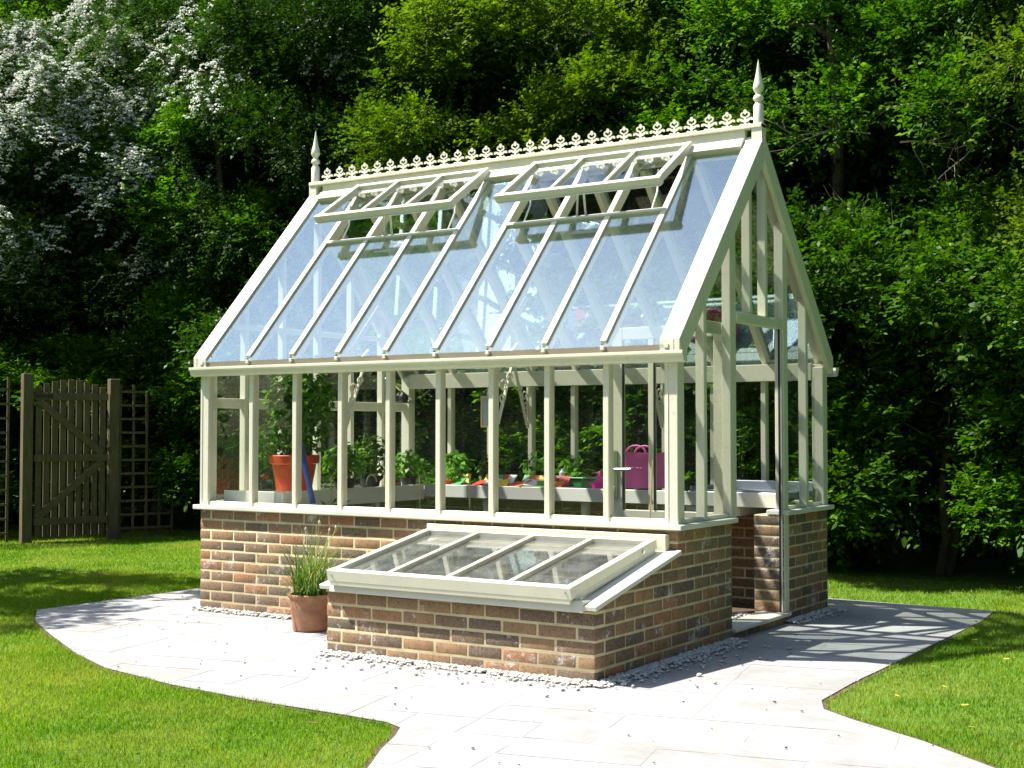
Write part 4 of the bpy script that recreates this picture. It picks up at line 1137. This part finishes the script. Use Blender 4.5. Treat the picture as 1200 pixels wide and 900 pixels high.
def foliage_cluster(name, parent, c, r, n, size, mat, seed, fl=(1, 1, 1), asp=.5):
    rg = np.random.default_rng(seed); q = unit(rg.normal(size=(n, 3))); rr = rg.random((n, 1)) ** .45
    P_ = np.array(c) + q * rr * r * np.array(fl); V, F = leaves(P_, unit(q * .5 + rg.normal(size=(n, 3)) * .5 + np.array([-.2, -.2, .6])), size, rg, asp)
    org = np.array(root_of(parent).location); return np_mesh(name, V - org, F, mat, rg.random(n), parent)
# big orange pot with climbing tomato
oc = (-3.47, .60, .812)
op = thing('potted_tomato', 'tall leafy plant in a large orange plastic pot on the left bench', 'potted plant', oc)
MB().lathe(oc, [(.03, 0), (.125, 0), (.165, .235), (.178, .24), (.186, .245), (.190, .30), (.184, .305), (.170, .30), (.162, .28), (.001, .275)], 36).build('pot', ORANGE, op, smooth=True)
MB().lathe(oc, [(.001, .276), (.158, .276), (.15, .288), (.001, .292)], 18).build('soil', COMPOST, op)
m = MB()
for k, (a, b) in enumerate(((-.06, .02), (.05, .04), (.0, -.06))):
    m.tube([(oc[0] + a, oc[1] + b, oc[2] + .28), (oc[0] + a * 1.5, oc[1] + b * 1.3, oc[2] + .7), (oc[0] + a * 1.2, oc[1] + b * 2, oc[2] + 1.05)], .006, 6)
m.build('stem', simple('green_stem', (.10, .20, .05), .6, .2), op, smooth=True)
foliage_cluster('foliage', op, (oc[0] + .03, oc[1] + .02, oc[2] + .70), .42, 2300, .058, LEAF_TOM, 61, (.66, .55, .95))
foliage_cluster('foliage', op, (oc[0] - .18, oc[1] - .05, oc[2] + .38), .21, 420, .045, LEAF_MID, 62, (1, .8, 1.0))
# blue tube
TB = (-2.853, -3.05)
o = MB().tube([(TB[0], .115, .79), (TB[1], .17, 1.30)], .020, 14).build('garden_tube', BLUE, origin=(TB[0], .115, .79), smooth=True)
props(o, 'dark blue plastic tube leaning in front of the orange pot', 'tube')
# leafy seedlings on the bench
def pot_plant(label, c, r, h, fr, n, seed, potmat, leafmat, leaf=.05, group=None):
    t = thing('potted_plant', label, 'potted plant', c, group)
    MB().lathe(c, [(.01, 0), (r * .75, 0), (r * .95, h * .8), (r * 1.03, h * .82), (r * 1.05, h), (r * .92, h), (.002, h * .9)], 18).build('pot', potmat, t, smooth=True)
    foliage_cluster('foliage', t, (c[0], c[1], c[2] + h + fr * .75), fr, n, leaf, leafmat, seed, (1, .9, .95))
    m = MB(); m.tube([(c[0], c[1], c[2] + h * .8), (c[0] + .01, c[1], c[2] + h + fr * .9)], .004, 5); m.build('stem', CANE, t)
    return t
pot_plant('bushy dark-leaved plant in a black pot right of the orange pot', (-3.30, .98, .812), .085, .12, .17, 420, 71, DARKPOT, LEAF_TOM, .055)
pot_plant('upright leafy plant in a black pot behind the fourth front pane', (-3.33, 1.33, .812), .085, .13, .20, 460, 72, DARKPOT, LEAF_MID, .055)
pot_plant('bright lime-leaved plant seen through the fourth front pane', (-3.24, 1.72, .83), .07, .10, .13, 260, 73, DARKPOT, LEAF_TOM, .05)
pot_plant('low spreading seedling plant left of the back corner post', (-3.0, 2.05, .822), .07, .09, .13, 260, 74, DARKPOT, LEAF_TOM, .06)
pot_plant('small leafy plant in the back left corner of the bench', (-2.72, 2.15, .822), .07, .09, .12, 220, 75, DARKPOT, LEAF_MID, .06)
pot_plant('small plant in an orange-red pot behind the fourth front pane', (-3.24, 1.50, .812), .055, .075, .07, 90, 76, ORANGE, LEAF_TOM, .04)
pot_plant('small seedling in an orange-red pot behind the fifth front pane', (-2.93, 1.87, .822), .05, .07, .06, 90, 77, ORANGE, LEAF_TOM, .04)
pot_plant('small potted seedling with pale leaves behind the sixth front pane', (-2.35, 2.22, .822), .06, .08, .12, 80, 78, GREENP, LEAF_TOM, .06)
pot_plant('potted seedling with pale leaves behind the seventh front pane', (-2.02, 2.24, .822), .06, .08, .12, 80, 79, GREENP, LEAF_TOM, .06)
# seed packets fanned out on the bench
PK = {'red': (.60, .04, .02), 'orange': (.75, .20, .03), 'white': (.80, .79, .74), 'yellow': (.80, .58, .03), 'green': (.06, .35, .08)}
PKM = {k: simple(k + '_card', v, .5, .12, 40) for k, v in PK.items()}
rs = random.Random(8); ordn = {5: 'fifth', 6: 'sixth', 7: 'seventh', 8: 'eighth'}
rng_x = {5: (-3.02, -2.80), 6: (-2.68, -2.40), 7: (-2.34, -2.02), 8: (-2.00, -1.90)}
for pn, cols in ((5, ('red', 'green')), (6, ('red', 'orange', 'white', 'green', 'yellow')), (7, ('red', 'orange', 'white', 'yellow', 'green')), (8, ('yellow', 'orange'))):
    for k, c in enumerate(cols):
        xa, xb = rng_x[pn]; x = xa + (xb - xa) * (k + .5) / len(cols); y = 1.86 + rs.uniform(0, .06); z = .862 + .008 * (k % 3); a = rs.uniform(-.5, .5)
        m = MB(); hx, hy = .050, .068
        cc = Vector((x, y, z + .012)); ux = Vector((math.cos(a), math.sin(a), .15 * math.sin(k * 2))).normalized(); uy = Vector((-math.sin(a), math.cos(a), .35)).normalized(); un = ux.cross(uy)
        m.prism([(-hx, -hy), (hx, -hy), (hx, hy), (-hx, hy)], cc, ux, uy, un, .008)
        o = m.build('seed_packet', PKM[c], origin=tuple(cc), bevel=.002)
        props(o, f'{c} seed packet on the back bench seen through the {ordn[pn]} front pane from the left', 'seed packet', 'seed packets fanned out on the bench')
for pn, cols in ((6, ('yellow', 'green', 'red', 'white')), (7, ('green', 'orange', 'yellow', 'red')), (5, ('yellow',)), (8, ('red',))):
    for k, c in enumerate(cols):
        xa, xb = rng_x[pn]; x = xa + (xb - xa) * (k + .65) / len(cols); y = 1.985 + rs.uniform(0, .03); a = rs.uniform(-.4, .4)
        m = MB(); cc = Vector((x, y, .905)); ux = Vector((math.cos(a), math.sin(a), 0)); uy = Vector((-math.sin(a) * .6, math.cos(a) * .6, .75)).normalized(); un = ux.cross(uy)
        m.prism([(-.045, -.045), (.045, -.045), (.045, .05), (-.045, .05)], cc, ux, uy, un, .008)
        o = m.build('seed_packet', PKM[c], origin=tuple(cc), bevel=.002)
        props(o, f'rear-row {c} seed packet seen through the {ordn[pn]} front pane from the left', 'seed packet', 'seed packets fanned out on the bench')
for nm, xa, xb in (('left', -3.03, -2.40), ('right', -2.38, -1.86)):
    o = MB().box(xa, xb, 1.83, 2.02, .8225, .866).build('seed_tray', WHITEP if nm == 'right' else DARKPOT, origin=((xa + xb) / 2, 1.92, .82), bevel=.004)
    props(o, ('white' if nm == 'right' else 'black') + f' seed tray under the {nm} run of seed packets', 'seed tray')
# green box with lid contents, magenta can, pink trugs
gb = thing('plastic_box', 'green plastic box with a clear bottle and leaves poking out, on the back bench', 'box', (-1.90, 2.1, .822))
MB().box(-2.01, -1.79, 2.02, 2.20, .823, .925).build('box_body', GREENP, gb, bevel=.012)
MB().box(-2.02, -1.78, 2.01, 2.21, .9255, .938).build('rim', simple('pale_green_plastic', (.20, .5, .2), .4), gb, bevel=.004)
foliage_cluster('foliage', gb, (-1.88, 2.11, .955), .07, 60, .06, LEAF_TOM, 91, (1.3, 1, .5))
MB().lathe((-1.99, 2.05, .939), [(.002, 0), (.024, .001), (.024, .035), (.010, .05), (.009, .06), (.002, .062)], 14).build('bottle', WHITEP, gb, smooth=True)
wc = thing('watering_can', 'small magenta watering can beside the green box on the back bench', 'watering can', (-1.66, 2.06, .822))
m = MB(); m.lathe((-1.66, 2.06, .823), [(.01, 0), (.062, 0), (.066, .07), (.050, .10), (.018, .125), (.014, .16), (.008, .165)], 22, .9, .75); m.tube([(-1.61, 2.06, .86), (-1.56, 2.05, .91), (-1.535, 2.05, .96)], [.013, .010, .008], 8)
m.build('can_body', MAGENTA, wc, smooth=True)
MB().tube([(-1.70, 2.06, .845), (-1.745, 2.06, .90), (-1.73, 2.06, .97), (-1.675, 2.06, .975)], .007, 8).build('handle', MAGENTA, wc, smooth=True)
def trug(x, y, label):
    t = thing('flexible_trug', label, 'bucket', (x, y, .868))
    m = MB(); V = []; n = 40; prof = [(.115, 0), (.150, .25)]; 
    rings = [(.02, .001, 0), (.180, .001, 0), (.210, .22, 0), (.218, .262, 1), (.212, .262, 1), (.204, .22, 0), (.174, .012, 0), (.02, .012, 0)]
    for r, z, rimf in rings:
        for k in range(n):
            a = 2 * math.pi * k / n; up = (.022 * abs(math.cos(a)) ** 6) * rimf
            V.append((x + r * math.cos(a), y + r * .72 * math.sin(a), .8675 + z + up))
    F = [(i * n + k, i * n + (k + 1) % n, (i + 1) * n + (k + 1) % n, (i + 1) * n + k) for i in range(len(rings) - 1) for k in range(n)]
    F += [tuple(reversed(range(n))), tuple(range((len(rings) - 1) * n, len(rings) * n))]
    m.add(V, F); m.build('trug_body', PINK, t, smooth=True)
    for s in (-1, 1):
        pts = [(x - .03 + s * .10 + .085 * math.cos(q), y - .02 - s * .120, 1.125 + .06 * math.sin(q)) for q in np.linspace(0, math.pi, 11)]
        MB().tube(pts, .008, 8).build('handle', PINK, t, smooth=True)
trug(-1.285, 2.09, 'large pink flexible trug on the back bench seen behind the door handle')
# cane leaning by the corner
o = MB().tube([(-.215, .075, .79), (-.20, .085, 1.13)], .005, 8).build('bamboo_cane', CANE, origin=(-.215, .075, .79)); props(o, 'thin bamboo cane leaning inside the last front pane', 'cane')
# thermometer
th = thing('wall_thermometer', 'wooden framed thermometer hanging inside behind the seventh front pane', 'thermometer', (-1.735, 1.2, 1.33))
th.location = (-1.375, .075, 1.33)
tx, ty, tz = -1.375, .075, 1.42
m = MB(); m.box(tx - .042, tx - .030, ty, ty + .012, tz - .10, tz + .10); m.box(tx + .022, tx + .034, ty, ty + .012, tz - .10, tz + .10); m.box(tx - .0298, tx + .0218, ty, ty + .012, tz + .085, tz + .10); m.box(tx - .0298, tx + .0218, ty, ty + .012, tz - .10, tz - .085)
m.build('frame', PINE, th, bevel=.001); MB().box(tx - .0298, tx + .0218, ty + .004, ty + .009, tz - .0848, tz + .0848).build('scale', simple('grey_card', (.30, .33, .34), .5), th)
# young tomato plants in the border just inside the front glass
for k, (x, y, hh) in enumerate(((-2.83, .30, .98), (-2.05, .30, .99), (-1.64, .30, 1.0), (-1.02, .30, 1.02))):
    t = thing('young_plant', ['spindly young plant on a cane inside the third front pane', 'thin cane with a sparse young plant inside the sixth front pane', 'staked young plant inside the seventh front pane', 'staked young plant with drooping leaves inside the eighth front pane'][k], 'plant', (x, y, .03))
    MB().tube([(x, y, .03), (x - .02, y, hh)], .005, 6).build('cane', CANE, t)
    foliage_cluster('foliage', t, (x + .03, y - .02, .74), .12, 34, .085, LEAF_MID, 100 + k, (1, .6, .7), .3)
# tool handle and hoop on the left bench
hk = thing('hand_fork', 'hand tool with a curved wooden handle hooked over the left bench edge', 'hand tool', (-3.13, 1.55, .86))
MB().tube([(-3.12, 1.30, .775), (-3.115, 1.33, .83), (-3.11, 1.37, .885)], [.012, .014, .011], 10).build('handle', PINE, hk, smooth=True)
pts = [(-3.13, 1.10 + .065 * math.cos(q), .89 + .07 * math.sin(q)) for q in np.linspace(.2, 3.3, 12)]
MB().tube(pts, .006, 7).build('hoop', STEEL, hk, smooth=True)

# fallen leaves
LEAFY = simple('yellow_leaf', (.50, .42, .06), .6, .2); LEAFB = simple('brown_leaf', (.22, .12, .06), .7, .3)
def fallen(x, y, mat, label, s=.028, z=.036, group=None):
    a = random.uniform(0, 6.28); m = MB(); u = Vector((math.cos(a), math.sin(a), .1)); v = Vector((-math.sin(a), math.cos(a), .15)); n_ = u.cross(v)
    m.prism([(-s, 0), (-s * .4, s * .45), (s * .4, s * .4), (s, 0), (s * .4, -s * .4), (-s * .4, -s * .45)], (x, y, z), u, v, n_, .0015)
    o = m.build('fallen_leaf', mat, origin=(x, y, z)); props(o, label, 'leaf', group)
for x, y in ((1.35, .35), (1.25, -.05), (1.55, -.2), (1.75, -.6), (1.42, -.55), (1.9, -1.05), (1.62, .8), (1.3, 1.4)):
    fallen(x, y, LEAFY, 'small yellow fallen leaf lying on the right-hand lawn', group='yellow leaves on the right lawn', s=.020)
fallen(-.52, -2.52, LEAFB, 'curled brown leaf on the lawn near the tip of the left grass', s=.03)

# ------------------------------------------------------------------ camera, sun, sky
cam = bpy.data.cameras.new('camera'); co = bpy.data.objects.new('camera', cam); COL.objects.link(co); sc.camera = co
cam.sensor_width = 36; cam.lens = 46.95; cam.clip_end = 1000; cam.clip_start = .05
co.location = (3.3737, -6.9443, 1.3007)
yaw, pitch, roll = .5753, .0348, -.0011
f = Vector((-math.sin(yaw) * math.cos(pitch), math.cos(yaw) * math.cos(pitch), math.sin(pitch)))
co.rotation_euler = f.to_track_quat('-Z', 'Y').to_euler()
SUN = Vector((-.61, -.30, 1.0)).normalized()
sl = bpy.data.lights.new('sun', 'SUN'); sl.energy = 5.0; sl.angle = R(.53); sl.color = (1, .965, .91)
so = bpy.data.objects.new('sun', sl); COL.objects.link(so); so.rotation_euler = (-SUN).to_track_quat('-Z', 'Y').to_euler(); so.location = SUN * 30
w = bpy.data.worlds.new('World'); sc.world = w; w.use_nodes = True; nt = w.node_tree
sky = nt.nodes.new('ShaderNodeTexSky'); sky.sky_type = 'NISHITA'; sky.sun_disc = False
sky.sun_elevation = math.asin(SUN.z); sky.sun_rotation = math.atan2(SUN.x, SUN.y) % (2 * math.pi)
sky.air_density = 1.0; sky.dust_density = 1.2; sky.ozone_density = 1.2
nt.links.new(sky.outputs[0], nt.nodes['Background'].inputs[0]); nt.nodes['Background'].inputs[1].default_value = .112
sc.view_settings.view_transform = 'Standard'; sc.view_settings.look = 'None'; sc.view_settings.exposure = 1.2; sc.view_settings.gamma = 1
sc.view_settings.use_curve_mapping = False
sc.render.engine = 'CYCLES'
sc.cycles.max_bounces = 7; sc.cycles.transparent_max_bounces = 20; sc.cycles.diffuse_bounces = 2; sc.cycles.glossy_bounces = 3
sc.cycles.caustics_reflective = False; sc.cycles.caustics_refractive = False
